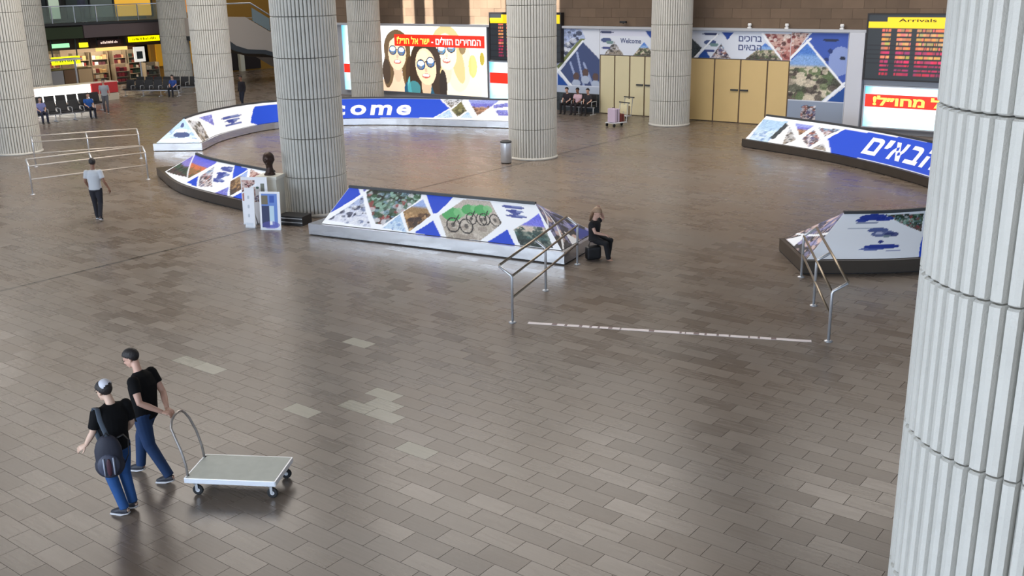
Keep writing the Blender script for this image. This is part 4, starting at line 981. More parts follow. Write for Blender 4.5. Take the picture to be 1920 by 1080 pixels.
def stand(name, loc, rz, wd, h, label, cat, paint, lean=.12, dep=.05):
    t = empty(name, loc, rz, label, cat)
    Mx = Matrix.Rotation(lean, 4, 'X')
    obj('board', bx((0, 0, h / 2), (wd, .03, h), 0, .004, Matrix.Translation((0, 0, .03)) @ Matrix.Rotation(-lean, 4, 'X')), M_white, t)
    cv = Canvas(wd, h, .012, (232, 232, 236)); paint(cv)
    T_ = Matrix.Translation((0, 0, .03)) @ Matrix.Rotation(-lean, 4, 'X')
    ink_mesh('print', cv, lambda x, y: T_ @ Vector(((x - .5) * wd, -.018, y * h)), M_print, t)
    obj('rear_leg', tube(bmesh.new(), [(0, .02 + lean * h * .8, h * .8), (0, lean * h + .28, .0)], .015, 8), M_steel, t)
    obj('foot_bar', bx((0, 0, .015), (wd, .06, .03)), M_alu, t)
    return t
def pa(c):
    c.poly([(.06, .03), (.50, .03), (.50, .95), (.06, .95)], (96, 130, 200)); c.poly([(.06, .03), (.27, .03), (.27, .62), (.06, .62)], (28, 40, 84)); c.poly([(.06, .66), (.24, .66), (.24, .9), (.06, .9)], (110, 100, 76))
    c.poly([(.28, .70), (.42, .70), (.42, .9), (.28, .9)], (40, 80, 170)); c.poly([(.27, .12), (.40, .12), (.40, .62), (.27, .62)], (190, 214, 228)); c.ellipse(.3, .1, .25, .1, (90, 80, 170), .6); c.poly([(.27, .10), (.35, .10), (.35, .2), (.27, .2)], (240, 240, 240))
stand('display_board', (-6.50, 26.65, 0), -AL + .50, .58, 1.0, 'blue printed display board with city pictures standing before the pedestal', 'display board', pa, .10)
def pb(c):
    for k in range(3): c.ellipse(.12, .3 + k * .25, .035, .05, (160, 166, 176), .6)
    c.poly([(.02, .02), (.25, .02), (.25, .1), (.02, .1)], (210, 214, 222))
stand('display_board', (-7.12, 26.95, 0), -AL + .35, .30, 1.06, 'narrow white display board beside the blue one', 'display board', pb, .08)
def pc(c):
    c.photo([(.02, .62), (.40, .62), (.40, 1.2), (.02, 1.2)], 'red', 2); c.poly([(.0, .82), (.02, .86), (.44, 1.12), (.44, 1.04)], 'W'); c.photo([(.10, .60), (.5, .60), (.5, .80)], 'crowd', 3); c.poly([(.55, .85), (.66, .85), (.66, 1.1), (.55, 1.1)], (110, 112, 100)); c.ellipse(.46, .99, .04, .035, (70, 100, 90))
stand('display_board', (-7.05, 27.35, 0), -AL + .55, .74, 1.28, 'white display board with small pictures behind the blue one', 'display board', pc, .05)
t = empty('low_box', (-6.0, 27.35, 0), -AL + .3, 'low black box with two silver bands at the foot of the column', 'box')
obj('body', bx((0, 0, .13), (.8, .5, .26), 0, .01), M_black, t); obj('silver_band', bx((0, -.255, .20), (.8, .012, .02)), M_steel, t); obj('silver_band', bx((0, -.255, .09), (.8, .012, .02)), M_steel, t)

# ================================================================== PLATFORM TROLLEY (foreground)
ca = math.atan2(-.14, 1.17); cx, cy = -3.62, 12.0
t = empty('platform_trolley', (cx, cy, 0), ca, 'flat grey platform trolley with hooped handle pulled by the taller man', 'trolley')
M_deck = mat('galvanised deck', (176, 182, 176), .5, .1, noise=.14, nscale=7)
obj('deck', bx((0, 0, .262), (1.18, .68, .016), 0, .003), M_deck, t)
fr_ = bmesh.new(); M_edge = mat('white deck edge', (226, 230, 236), .35, .3)
for c, s_ in (((0, -.345, .235), (1.20, .02, .07)), ((0, .345, .235), (1.20, .02, .07)), ((-.60, 0, .235), (.02, .70, .07)), ((.60, 0, .235), (.02, .70, .07))): obj('deck_edge', bx(c, s_, 0, .004), M_edge, t)
for sx in (-1, 1):
    for sy in (-1, 1):
        x, y = sx * .50, sy * .27
        ct = obj('caster_fork', tube(bmesh.new(), [(x, y, .20), (x, y, .175), (x + .02, y, .15)], [.035, .035, .02], 10), M_steel, t)
        for yy in (-.022, .022): obj('fork_plate', bx((x + .02, y + yy, .115), (.035, .004, .10)), M_steel, ct)
        b_ = bmesh.new(); lathe(b_, [(.055, -.016), (.070, -.012), (.070, .012), (.055, .016)], n=20); bmesh.ops.transform(b_, matrix=Matrix.Translation((x + .03, y, .071)) @ Matrix.Rotation(R(90), 4, 'X'), verts=b_.verts[:]); obj('wheel', b_, M_rubber, ct)
        b_ = bmesh.new(); lathe(b_, [(.028, -.018), (.03, 0), (.028, .018)], n=14); bmesh.ops.transform(b_, matrix=Matrix.Translation((x + .03, y, .071)) @ Matrix.Rotation(R(90), 4, 'X'), verts=b_.verts[:]); obj('hub', b_, M_alu, ct)
hp = [(-.585, -.27, .20), (-.60, -.27, .42), (-.645, -.265, .62), (-.72, -.24, .80), (-.765, -.215, .90), (-.775, -.16, .98), (-.77, -.08, 1.02), (-.765, .02, 1.03), (-.76, .11, 1.01), (-.745, .17, .95), (-.715, .215, .86), (-.655, .25, .66), (-.61, .265, .45), (-.585, .27, .20)]
obj('handle', tube(bmesh.new(), hp, .0165, 12), mat('worn handle tube', (176, 170, 166), .35, .7, noise=.3, nscale=14), t)
for y in (-.27, .27): obj('handle_socket', bx((-.585, y, .225), (.05, .05, .09), 0, .006), M_edge, t)

# ================================================================== PEOPLE
SKIN = mat('skin light', (196, 156, 138), .55); HAIRD = mat('dark hair', (30, 26, 26), .6, noise=.4, nscale=60, bump=.4)
def hand(bm, wrist, dirv, palm, size=1.0, curl=.5, side=1, thumb=True):
    """dirv: along the hand; palm: direction the palm faces; fingers curl towards it"""
    d = Vector(dirv).normalized(); n = Vector(palm); n = (n - d * n.dot(d)).normalized(); a = d.cross(n) * side; s = size; w_ = Vector(wrist)
    tube(bm, [w_ - d * .02 * s, w_ + d * .02 * s, w_ + d * .06 * s, w_ + d * .092 * s], [(.024 * s, .018 * s), (.032 * s, .016 * s), (.040 * s, .014 * s), (.038 * s, .012 * s)], 12, side=a)
    for k, ln in enumerate((.070, .078, .073, .058)):
        b = w_ + d * .086 * s + a * (.029 - .0195 * k) * s; dd = d.copy(); pts = [b - d * .01 * s, b]; p = b
        for j, f in enumerate((.42, .32, .26)):
            dd = (dd * math.cos(curl * (.7 + .3 * j)) + n * math.sin(curl * (.7 + .3 * j))).normalized() if dd.dot(n) < .98 else dd
            p = p + dd * ln * f * s; pts.append(p.copy())
        tube(bm, pts, [.0085 * s, .0088 * s, .0082 * s, .0074 * s, .006 * s], 8)
    if thumb:
        b = w_ + d * .025 * s + a * .028 * s; t1 = (d * .6 + a * .65 + n * .35).normalized(); t2 = (d * .85 + a * .1 + n * .55).normalized()
        tube(bm, [b - t1 * .01 * s, b + t1 * .035 * s, b + t1 * .035 * s + t2 * .028 * s, b + t1 * .035 * s + t2 * .05 * s], [.013 * s, .011 * s, .0095 * s, .007 * s], 8)
def head_parts(t, J, look, skin, hair_fn, vox, eyes=True, female=False):
    c = Vector(J['head']); Rm = Euler(look).to_matrix().to_4x4(); T = Matrix.Translation(c) @ Rm
    return c, T
def person(name_label, loc, yaw, J, shirt, trousers, shoes, skin=SKIN, look=(0, 0, 0), vox=.011, hair='short', hairmat=HAIRD, group=None, hands=None, sleeve=.62, scale=1.0, build=1.0, skirt=None, detail=True):
    """J: joints in local metres, the figure faces +Y; arms/legs given for l and r"""
    t = empty('person', loc, yaw, name_label, 'person', group); t.scale = (scale,) * 3
    V_ = lambda k: Vector(J[k]); b = build
    Th = Matrix.Translation(V_('head')) @ Euler(look).to_matrix().to_4x4() @ Matrix.Scale(1.08, 4)
    hp_ = lambda x, y, z: Th @ Vector((x, y, z))
    sk = bmesh.new()
    # head with jaw, nose, ears, brow
    rot = Euler(look)
    ell(sk, hp_(0, -.008, .035), (.076, .096, .088), rot); ell(sk, hp_(0, .012, -.03), (.062, .078, .082), rot); ell(sk, hp_(0, .050, -.078), (.036, .034, .030), rot)
    ell(sk, hp_(0, .094, -.018), (.012, .020, .026), rot, 10); ell(sk, hp_(0, .078, .022), (.046, .018, .014), rot, 10)
    for sx in (-1, 1): ell(sk, hp_(sx * .077, -.008, -.008), (.010, .020, .030), rot, 10)
    ell(sk, hp_(0, .082, -.058), (.024, .012, .012), rot, 10)
    nk = V_('neck')
    tube(sk, [nk - Vector((0, 0, .05)), nk, hp_(0, -.02, -.04), hp_(0, -.01, .0)], [.062, .054, .052, .05], 14)
    tube(sk, [V_('pelvis') - Vector((0, 0, .04)), V_('belly'), V_('chest'), nk - Vector((0, 0, .03))], [(.13 * b, .09 * b), (.125 * b, .085 * b), (.15 * b, .095 * b), (.07, .06)], 16, side=V_('shr') - V_('shl'))
    for s in 'lr':
        tube(sk, [V_('sh' + s), V_('sh' + s).lerp(V_('el' + s), .5), V_('el' + s), V_('el' + s).lerp(V_('wr' + s), .35), V_('wr' + s)], [.046 * b, .043 * b, .036 * b, .037 * b, .024 * b], 12)
        ell(sk, V_('sh' + s), (.05 * b,) * 3)
        tube(sk, [V_('hip' + s), V_('hip' + s).lerp(V_('kn' + s), .5), V_('kn' + s), V_('kn' + s).lerp(V_('an' + s), .35), V_('an' + s)], [.078 * b, .066 * b, .048, .05, .034], 12)
        a, to = V_('an' + s), V_('to' + s); tube(sk, [a - (to - a) * .3 - Vector((0, 0, .02)), a.lerp(to, .4), to], [(.03, .03), (.034, .028), (.03, .015)], 10)
    me = remesh(sk, vox, 3)
    if hands:
        b2 = bmesh.new(); b2.from_mesh(me)
        for s in 'lr':
            if s in hands: hand(b2, V_('wr' + s), *hands[s])
        b2.to_mesh(me); b2.free()
    body = obj('body', me, skin, t, True)
    # face details
    if eyes_on := detail:
        for sx in (-1, 1):
            obj('eye', ell(bmesh.new(), hp_(sx * .030, .083, .004), (.011, .006, .006), rot, 8), mat('eye dark', (40, 34, 32), .3), body)
            obj('eyebrow', ell(bmesh.new(), hp_(sx * .030, .093, .026), (.017, .005, .004), rot, 8), hairmat, body)
        obj('mouth', ell(bmesh.new(), hp_(0, .093, -.057), (.021, .005, .005), rot, 8), mat('lips', (150, 92, 84), .5), body)
    # hair: a thick cap over the skull, cut above brow, ears and nape
    def hair_cap(fr=.068, bk=-.078, th=.006, rx=1.0):
        hb = bmesh.new(); ell(hb, (0, -.010, .036), ((.078 + th) * rx, .098 + th, .090 + th), None, 28)
        dead = [f for f in hb.faces if (lambda c: c.z < (fr + (bk - fr) * min(1, max(0, (.050 - c.y) / .12)) ** 1.3))(f.calc_center_median())]
        bmesh.ops.delete(hb, geom=dead, context='FACES')
        bmesh.ops.solidify(hb, geom=hb.faces[:], thickness=.006)
        bmesh.ops.transform(hb, matrix=Th, verts=hb.verts[:]); return hb
    if hair == 'short': obj('hair', hair_cap(), hairmat, t, True)
    elif hair == 'cap':
        obj('hair', hair_cap(), hairmat, t, True)
        hb = bmesh.new(); ell(hb, (0, -.045, .062), (.074, .080, .082), None, 24)
        bmesh.ops.delete(hb, geom=[f for f in hb.faces if f.calc_center_median().z + f.calc_center_median().y * .7 < .0], context='FACES'); bmesh.ops.transform(hb, matrix=Th, verts=hb.verts[:])
        obj('pale_crown', hb, mat('silver grey cloth', (186, 188, 198), .5), t, True, label='pale silver grey patch on the crown')
    elif hair == 'long':
        obj('hair', hair_cap(.055, -.03, .014), hairmat, t, True)
        hb = bmesh.new(); tube(hb, [hp_(0, -.07, .05), hp_(0, -.105, -.03), hp_(0, -.11, -.14), hp_(0, -.10, -.27)], [(.075, .03), (.088, .035), (.08, .03), (.04, .015)], 12, side=Th.to_3x3() @ Vector((1, 0, 0))); obj('loose_hair', hb, hairmat, t, True)
    # clothes
    sh = bmesh.new(); sd3 = V_('shr') - V_('shl'); up_ = Vector((0, 0, 1))
    hem = V_('pelvis') + (V_('pelvis') - V_('belly')).normalized() * .06
    tube(sh, [hem, V_('pelvis') + up_ * .02, V_('belly'), V_('chest'), V_('chest').lerp(nk, .55), nk - up_ * .015], [(.175 * b, .128 * b), (.165 * b, .122 * b), (.160 * b, .118 * b), (.188 * b, .128 * b), (.165 * b, .10 * b), (.068, .064)], 20, side=sd3)
    for s in 'lr':
        S_, E_ = V_('sh' + s), V_('el' + s); Wr = V_('wr' + s)
        ell(sh, S_ - up_ * .005, (.064 * b,) * 3)
        ce = S_.lerp(nk, .5) + up_ * .0; ell(sh, ce - up_ * .035, (.07 * b, .06 * b, .05))
        if sleeve <= 1: tube(sh, [S_, S_.lerp(E_, sleeve * .5), S_.lerp(E_, sleeve)], [.066 * b, .062 * b, .060 * b], 14)
        else: tube(sh, [S_, S_.lerp(E_, .5), E_, E_.lerp(Wr, .5), E_.lerp(Wr, .93)], [.064 * b, .058 * b, .050 * b, .046 * b, .036 * b], 14)
    obj('shirt', remesh(sh, vox, 3), shirt, t, True)
    tr = bmesh.new(); pv = V_('pelvis')
    tube(tr, [pv + up_ * .08, pv, (V_('hipl') + V_('hipr')) / 2 - up_ * .06], [(.145 * b, .105 * b), (.162 * b, .118 * b), (.14 * b, .11 * b)], 18, side=V_('hipr') - V_('hipl'))
    for s in 'lr':
        H_, K_, A_ = V_('hip' + s), V_('kn' + s), V_('an' + s)
        tube(tr, [H_ + up_ * .03, H_.lerp(K_, .35), K_, K_.lerp(A_, .45), A_.lerp(K_, .02)], [.094 * b, .088 * b, .068 * b, .060 * b, .054 * b], 14); ell(tr, K_, (.068 * b,) * 3, None, 12)
    obj('trousers', remesh(tr, vox, 3), trousers, t, True)
    for s in 'lr':
        a, to = V_('an' + s), V_('to' + s); d = (to - a); d.normalize(); heel = a - d * .05
        sb = bmesh.new(); dn = d.cross(Vector((1, 0, 0)) if abs(d.x) < .8 else Vector((0, 1, 0)))
        fl_ = Vector((d.x, d.y, 0)).normalized() if Vector((d.x, d.y, 0)).length > .1 else Vector((0, 1, 0))
        sdv = fl_.cross(up_)
        tube(sb, [heel + Vector((0, 0, -.035)), a.lerp(heel, .3) + Vector((0, 0, -.02)), a.lerp(to, .35) + Vector((0, 0, -.008)), a.lerp(to, .75), to + d * .02], [(.034, .038), (.042, .052), (.046, .046), (.048, .032), (.030, .018)], 14, side=sdv)
        so = obj('shoe', remesh(sb, max(.008, vox * .8), 2), shoes, t, True)
        sl = bmesh.new(); tube(sl, [heel + Vector((0, 0, -.062)), a.lerp(to, .3) + Vector((0, 0, -.062)) + d * 0, to + d * .03 + Vector((0, 0, -.022 if to.z < .06 else -.01))], [(.038, .012), (.046, .012), (.036, .010)], 12, side=sdv)
        obj('sole', sl, mat('shoe sole pale', (200, 200, 204), .7), so, True)
    return t
def pose(**k):
    J = dict(head=(0, .03, 1.645), neck=(0, -.005, 1.475), chest=(0, 0, 1.29), belly=(0, 0, 1.09), pelvis=(0, 0, .95), shl=(-.185, -.01, 1.40), shr=(.185, -.01, 1.40), ell=(-.235, -.03, 1.12), elr=(.235, -.03, 1.12), wrl=(-.25, .05, .88), wrr=(.25, .05, .88),
             hipl=(-.09, 0, .90), hipr=(.09, 0, .90), knl=(-.10, .03, .50), knr=(.10, .03, .50), anl=(-.10, -.03, .085), anr=(.10, -.03, .085), tol=(-.12, .13, .035), tor=(.12, .13, .035))
    J.update(k); return J
def sit(**k):
    J = dict(head=(0, .06, 1.20), neck=(0, 0, 1.03), chest=(0, -.02, .86), belly=(0, -.03, .67), pelvis=(0, -.02, .54), shl=(-.18, 0, .96), shr=(.18, 0, .96), ell=(-.22, .08, .72), elr=(.22, .08, .72), wrl=(-.10, .28, .62), wrr=(.10, .28, .62),
             hipl=(-.09, .0, .52), hipr=(.09, .0, .52), knl=(-.12, .42, .52), knr=(.12, .42, .52), anl=(-.12, .42, .09), anr=(.12, .42, .09), tol=(-.14, .58, .035), tor=(.14, .58, .035))
    J.update(k); return J
JEAN = mat('blue jeans', (17, 46, 84), .85, noise=.25, nscale=9); JEAN2 = mat('brighter blue jeans', (26, 70, 124), .85, noise=.22, nscale=9); TEE = mat('black cotton', (17, 17, 19), .95, spec=.2); SHOE = mat('dark trainers', (34, 36, 46), .6)
# the taller man pulling the trolley
m1 = pose(head=(.02, .13, 1.685), neck=(0, .03, 1.54), chest=(0, -.02, 1.35), belly=(0, -.02, 1.13), pelvis=(0, 0, .96), shl=(-.18, -.04, 1.455), shr=(.18, -.02, 1.455), ell=(-.25, -.17, 1.20), elr=(.19, -.17, 1.19), wrl=(-.10, -.39, 1.05), wrr=(.0, -.38, 1.06),
          hipl=(-.09, -.02, .92), hipr=(.09, .02, .92), knl=(-.08, -.08, .52), knr=(.09, .20, .53), anl=(-.06, -.34, .095), anr=(.07, .26, .095), tol=(-.10, -.17, .035), tor=(.04, .43, .045))
person('taller man in black T-shirt and blue jeans pulling the platform trolley behind him', (-4.88, 12.30, 0), R(68), m1, TEE, JEAN, SHOE, look=(R(-22), 0, R(24)), vox=.010,
       hands=dict(l=((.35, -1, -.2), (.0, .3, -1), 1.05, 1.0, 1), r=((-.3, -1, -.2), (.0, .3, -1), 1.05, 1.0, -1)), sleeve=.55, build=1.2)
# the companion with the rucksack
m2 = pose(head=(-.02, .09, 1.625), neck=(0, .01, 1.50), chest=(0, .02, 1.32), belly=(0, .03, 1.10), pelvis=(0, .04, .94), shl=(-.185, .01, 1.42), shr=(.185, 0, 1.42), ell=(-.245, .06, 1.16), elr=(.24, .02, 1.14), wrl=(-.31, .14, 1.0), wrr=(.22, .18, .98),
          hipl=(-.09, .04, .90), hipr=(.09, .04, .90), knl=(-.09, .06, .50), knr=(.09, .08, .50), anl=(-.04, -.07, .085), anr=(.10, -.02, .10), tol=(-.12, .09, .035), tor=(.05, .14, .04))
person('shorter person in black T-shirt and jeans with pale crown patch carrying a rucksack', (-4.91, 11.36, 0), R(48), m2, TEE, JEAN2, SHOE, skin=mat('skin pale', (204, 172, 152), .55), look=(R(-14), 0, R(20)), vox=.010, hair='cap',
       hands=dict(l=((-.45, .35, -.3), (.5, .3, -.6), 1.0, .45, 1), r=((0, .9, -.4), (-.6, 0, -.6), 1.0, .5, -1)), sleeve=.78, build=1.1)
# rucksack
t = empty('backpack', (-4.89, 11.06, .66), R(20), 'dark rucksack with grey mesh pockets slung low on the shorter person', 'backpack')
Mb = mat('rucksack navy', (34, 36, 50), .7, noise=.3, nscale=12); bm = bmesh.new(); ell(bm, (0, 0, .30), (.16, .095, .25)); ell(bm, (0, 0, .15), (.175, .105, .17)); obj('pack', remesh(bm, .014, 4), Mb, t, True)
obj('front_pocket', remesh(ell(bmesh.new(), (-.01, -.085, .18), (.13, .05, .15)), .012, 2), mat('rucksack pocket', (58, 62, 80), .6, noise=.4, nscale=30), t, True)
for x in (-.06, .05): obj('pocket_trim', tube(bmesh.new(), [(x, -.125, .07), (x, -.142, .18), (x, -.125, .29)], .010, 8), mat('light webbing', (150, 156, 172), .6), t)
obj('pocket_panel', remesh(ell(bmesh.new(), (-.005, -.128, .17), (.035, .02, .12)), .01, 1), mat('maroon panel', (66, 34, 46), .6), t, True)
obj('strap', tube(bmesh.new(), [(.02, -.03, .50), (-.01, -.005, .60), (-.045, .03, .72), (-.06, .09, .845), (-.10, .17, .84), (-.12, .235, .70), (-.12, .23, .50), (-.06, .10, .34)], [(.028, .007)] * 8, 10, side=(1, 0.2, 0)), mat('strap webbing', (66, 76, 88), .7), t)
obj('strap', tube(bmesh.new(), [(.10, .0, .48), (.19, -.01, .52), (.24, .0, .44), (.22, .0, .25), (.14, .0, .08)], [(.016, .006)] * 5, 10, side=(0, 1, .3)), M_black, t)
obj('grab_loop', tube(bmesh.new(), [(-.03, -.02, .53), (0, -.03, .58), (.03, -.02, .53)], .007, 8), M_black, t)
# the man walking away on the left
m3 = pose(head=(0, .04, 1.645), wrl=(-.20, .16, .92), ell=(-.24, -.02, 1.14), elr=(.27, -.06, 1.13), wrr=(.36, .02, .90), knl=(-.09, .10, .50), anl=(-.09, .14, .085), tol=(-.10, .30, .035), knr=(.09, -.02, .50), anr=(.09, -.24, .14), tor=(.10, -.10, .05))
person('man in grey and white T-shirt and dark trousers walking away past the left railings', (-11.75, 28.2, 0), R(8), m3, mat('grey white tee', (186, 190, 196), .9), mat('charcoal trousers', (34, 34, 42), .9), mat('black shoes', (24, 34, 38), .5), skin=mat('skin tan', (128, 92, 74), .6), look=(R(-6), 0, R(10)), vox=.016, hands=dict(l=((0, .2, -1), (.7, .3, 0), 1, .4, 1), r=((.2, .2, -1), (-.7, .3, 0), 1, .4, -1)), sleeve=.7, build=1.06)
# woman sitting on the end of the barrier
ws = sit(head=(.0, .05, 1.15), neck=(0, -.01, .99), shl=(-.17, -.01, .92), shr=(.17, 0, .92), ell=(-.27, .06, .98), wrl=(-.10, .05, 1.22), elr=(.21, .12, .72), wrr=(.06, .30, .66), knl=(-.10, .36, .50), knr=(.16, .38, .48), anl=(-.06, .32, .10), anr=(.12, .44, .09), tol=(-.06, .47, .035), tor=(.14, .60, .035))
person('seated woman with long fair hair and dark clothes leaning on the barrier end', (2.0, 23.28, -.08), R(-125), ws, mat('black top', (26, 24, 28), .9), mat('black leggings', (22, 22, 26), .9), mat('pale sandals', (170, 130, 110), .6), look=(R(-25), 0, R(-10)), vox=.014, hair='long', hairmat=mat('fair hair', (150, 122, 98), .6, noise=.3, nscale=40), hands=dict(l=((.4, 0, 1), (1, 0, 0), .9, .5, 1), r=((-.6, .5, -.2), (0, 0, -1), .9, .4, -1)), sleeve=.5, build=1.05)

# ================================================================== WAITING SEATS, FAR PEOPLE, LUGGAGE
M_seat = mat('black seat leather', (30, 30, 34), .45)
def bench(p0, n, yaw, label, group=None):
    t = empty('beam_seat', p0, yaw, label, 'bench', group); W_ = n * .60
    obj('beam', bx((0, 0, .34), (W_, .07, .05)), M_steel, t)
    for k in range(n):
        x = -W_ / 2 + .3 + k * .6
        b_ = bmesh.new(); box(b_, (x, .04, .43), (.52, .48, .07), 0, .025); obj('seat', b_, M_seat, t)
        b_ = bmesh.new(); box(b_, (x, -.24, .72), (.52, .06, .52), 0, .025, Matrix.Translation((0, 0, 0)) @ Matrix.Rotation(0, 4, 'X')); bmesh.ops.rotate(b_, cent=(x, -.2, .45), matrix=Matrix.Rotation(R(12), 3, 'X'), verts=b_.verts[:]); obj('backrest', b_, M_seat, t)
    for k in range(n + 1):
        x = -W_ / 2 + k * .6
        obj('armrest', tube(bmesh.new(), [(x, -.22, .36), (x, -.22, .64), (x, .22, .64), (x, .24, .40)], .016, 8), M_alu, t)
    for k in range(0, n + 1, 2):
        x = -W_ / 2 + .05 + k * (W_ - .1) / max(1, n + (n % 2))
        obj('leg', tube(bmesh.new(), [(x, 0, .34), (x, 0, .03)], .025, 8), M_alu, t); obj('foot', bx((x, 0, .015), (.06, .5, .03), 0, .008), M_alu, t)
    return t
def face_yaw(d): return math.atan2(-d[0], d[1])           # yaw that turns +Y towards world direction d
d1 = UV(3.6, .5).normalized(); n1 = Vector((d1.y, -d1.x, 0))
bench(UV(27.2, -49.2), 5, face_yaw(n1), 'nearest row of black waiting seats in front of the white kiosk')
bench(UV(29.0, -51.9), 6, face_yaw(n1), 'second row of black waiting seats, close to the white kiosk')
d2 = UV(2.4, 4.4).normalized(); n2 = Vector((d2.y, -d2.x, 0))
bench(UV(36.5, -55.6), 6, face_yaw(n2), 'front row of black waiting seats left of the far column')
bench(UV(38.3, -56.8), 7, face_yaw(n2), 'rear row of black waiting seats by the far shops')
far_shoe = mat('far shoes', (30, 30, 34), .6)
def far(label, loc, yaw, J, top, bottom, hair='short', hm=HAIRD, sk=SKIN, look=(R(-8), 0, 0), sleeve=.7, build=1.0, group=None):
    return person(label, loc, yaw, J, mat('top %s' % str(top), top, .9), mat('bottom %s' % str(bottom), bottom, .9), far_shoe, skin=sk, look=look, vox=.024, hair=hair, hairmat=hm, sleeve=sleeve, build=build, detail=False)
yb = face_yaw(n1)
p = UV(27.2, -49.2) + d1 * 1.2; far('seated person in blue top on the nearest seat row', p + n1 * .10 + Vector((0, 0, -.04)), yb, sit(), (36, 84, 160), (28, 30, 44))
p = UV(27.2, -49.2) + d1 * -1.2; far('seated person in pale blue top at the left end of the nearest seat row', p + n1 * .10 + Vector((0, 0, -.04)), yb, sit(), (120, 126, 176), (40, 42, 60))
far('person in pale grey top walking behind the nearest seat row', UV(30.1, -50.2), face_yaw((.3, -1, 0)), pose(knl=(-.10, .12, .5), anl=(-.1, .16, .085), tol=(-.1, .32, .035), anr=(.1, -.18, .1), tor=(.1, -.04, .035)), (150, 156, 164), (90, 92, 100), sleeve=.7)
p = UV(36.5, -55.6) + d2 * 1.5; far('seated person in blue top on the far seat row by the column', p + n2 * .10 + Vector((0, 0, -.04)), face_yaw(n2), sit(), (40, 70, 140), (24, 28, 40))
far('person in black clothes walking behind the curved barrier right of the column', UV(35.1, -45.1), face_yaw((-.5, -.8, 0)), pose(knl=(-.10, .12, .5), anl=(-.1, .16, .085), tol=(-.1, .32, .035), anr=(.1, -.18, .1), tor=(.1, -.04, .035)), (26, 24, 32), (26, 32, 48), sleeve=1.4, sk=mat('skin tan', (128, 92, 74), .6))
far('person standing on the mezzanine behind the glass balustrade', UV(37.0, -63.0, 4.32), face_yaw(VX), pose(), (70, 74, 92), (40, 44, 52), sleeve=1.4)
far('person in dark top standing behind the white kiosk', UV(31.0, -59.35), face_yaw(VX), pose(), (50, 34, 34), (40, 34, 34))
# seats and people by the cream doors
nb = -UX
bench(UV(42.2, -28.0), 3, face_yaw(nb), 'dark seats against the printed panel left of the cream doors')
for dv, c, b, lab, sk_ in ((-.62, (34, 26, 36), (26, 24, 28), 'seated person in black, left of the three beside the cream doors', SKIN), (.02, (190, 160, 172), (34, 30, 36), 'seated person in pale pink top, middle of the three beside the cream doors', mat('skin tan', (128, 92, 74), .6)), (.62, (40, 38, 44), (28, 26, 30), 'seated person in dark grey, right of the three beside the cream doors', SKIN)):
    far(lab, UV(42.1, -28.0 + dv, -.04), face_yaw(nb), sit(), c, b, sk=sk_)
# luggage trolleys
def luggage_trolley(loc, yaw, label):
    t = empty('luggage_trolley', loc, yaw, label, 'trolley')
    obj('platform', bx((0, 0, .17), (.56, .85, .03), 0, .01), M_alu, t)
    obj('side_frame', tube(bmesh.new(), [(-.26, .38, .18), (-.26, -.38, .20), (-.26, -.48, 1.0), (.26, -.48, 1.0), (.26, -.38, .20), (.26, .38, .18)], .018, 8), M_steel, t)
    obj('push_handle', tube(bmesh.new(), [(-.34, -.50, 1.02), (.34, -.50, 1.02)], .026, 8), M_black, t)
    obj('sign_plate', bx((0, -.46, .78), (.42, .015, .32)), mat('cream plate', (214, 206, 170), .5), t)
    for x, y in ((-.24, .34), (.24, .34), (0, -.34)):
        b_ = bmesh.new(); lathe(b_, [(.05, -.018), (.075, -.014), (.075, .014), (.05, .018)], n=16); bmesh.ops.transform(b_, matrix=Matrix.Translation((x, y, .076)) @ Matrix.Rotation(R(90), 4, 'Y'), verts=b_.verts[:]); obj('wheel', b_, M_rubber, t)
    return t
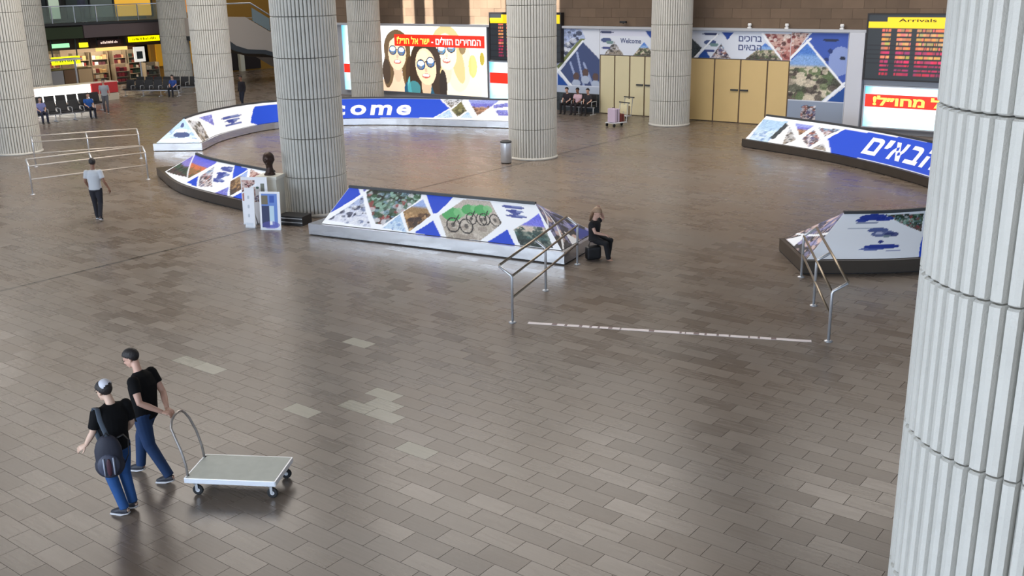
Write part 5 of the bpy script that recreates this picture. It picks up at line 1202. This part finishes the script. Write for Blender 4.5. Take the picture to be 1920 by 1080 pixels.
def suitcase(loc, yaw, s, c, label, lie=False):
    t = empty('suitcase', loc, yaw, label, 'suitcase'); m = mat('case %s' % str(c), c, .6)
    obj('shell', bx((0, 0, s[2] / 2 + .01), s, 0, .04), m, t); obj('handle', tube(bmesh.new(), [(-.08, 0, s[2]), (-.08, 0, s[2] + .04), (.08, 0, s[2] + .04), (.08, 0, s[2])], .012, 8), M_black, t)
    obj('zip_band', bx((0, 0, s[2] / 2 + .01), (s[0] + .006, .02, s[2] * .9)), M_black, t)
lt = UV(39.3, -24.05); ly = face_yaw((-.8, -.6, 0))
luggage_trolley(lt, ly, 'luggage trolley loaded with pale and dark red cases before the cream doors')
Mt = Matrix.Translation(lt) @ Matrix.Rotation(ly, 4, 'Z')
suitcase(Mt @ Vector((-.02, .18, .186)), ly, (.50, .30, .62), (186, 170, 190), 'pale lilac suitcase standing on the front of the luggage trolley')
suitcase(Mt @ Vector((.0, -.16, .186)), ly, (.48, .26, .36), (110, 50, 44), 'dark red suitcase standing on the back of the luggage trolley')
luggage_trolley(UV(41.3, -25.0), face_yaw((-.8, -.6, 0)), 'empty luggage trolley against the cream doors')
t = empty('service_stand', UV(42.4, -22.45), -AL, 'small black service stand with white label beside the column and tan doors', 'stand')
obj('pole', tube(bmesh.new(), [(0, 0, .03), (0, 0, .62)], .03, 10), mat('green pole', (70, 96, 84), .5), t); obj('head_box', bx((0, 0, .82), (.36, .28, .42), 0, .04), M_black, t); obj('label_plate', bx((.04, -.145, .72), (.14, .01, .1)), M_white, t); obj('base', lathe(bmesh.new(), [(.2, 0), (.2, .03), (.04, .05)], n=20), M_black, t); obj('info_plate', bx((-.02, -.04, .32), (.2, .02, .16)), mat('pale green plate', (160, 184, 172), .5), t)
t = empty('bag', (1.93, 23.02, 0), R(20), 'black shoulder bag on the floor before the seated woman', 'bag')
bm = bmesh.new(); box(bm, (0, 0, .17), (.36, .2, .32), 0, .05); obj('bag_body', remesh(bm, .015, 4), M_black, t, True); obj('bag_strap', tube(bmesh.new(), [(-.12, 0, .32), (-.08, 0, .46), (.08, 0, .46), (.12, 0, .32)], .01, 8), M_black, t)
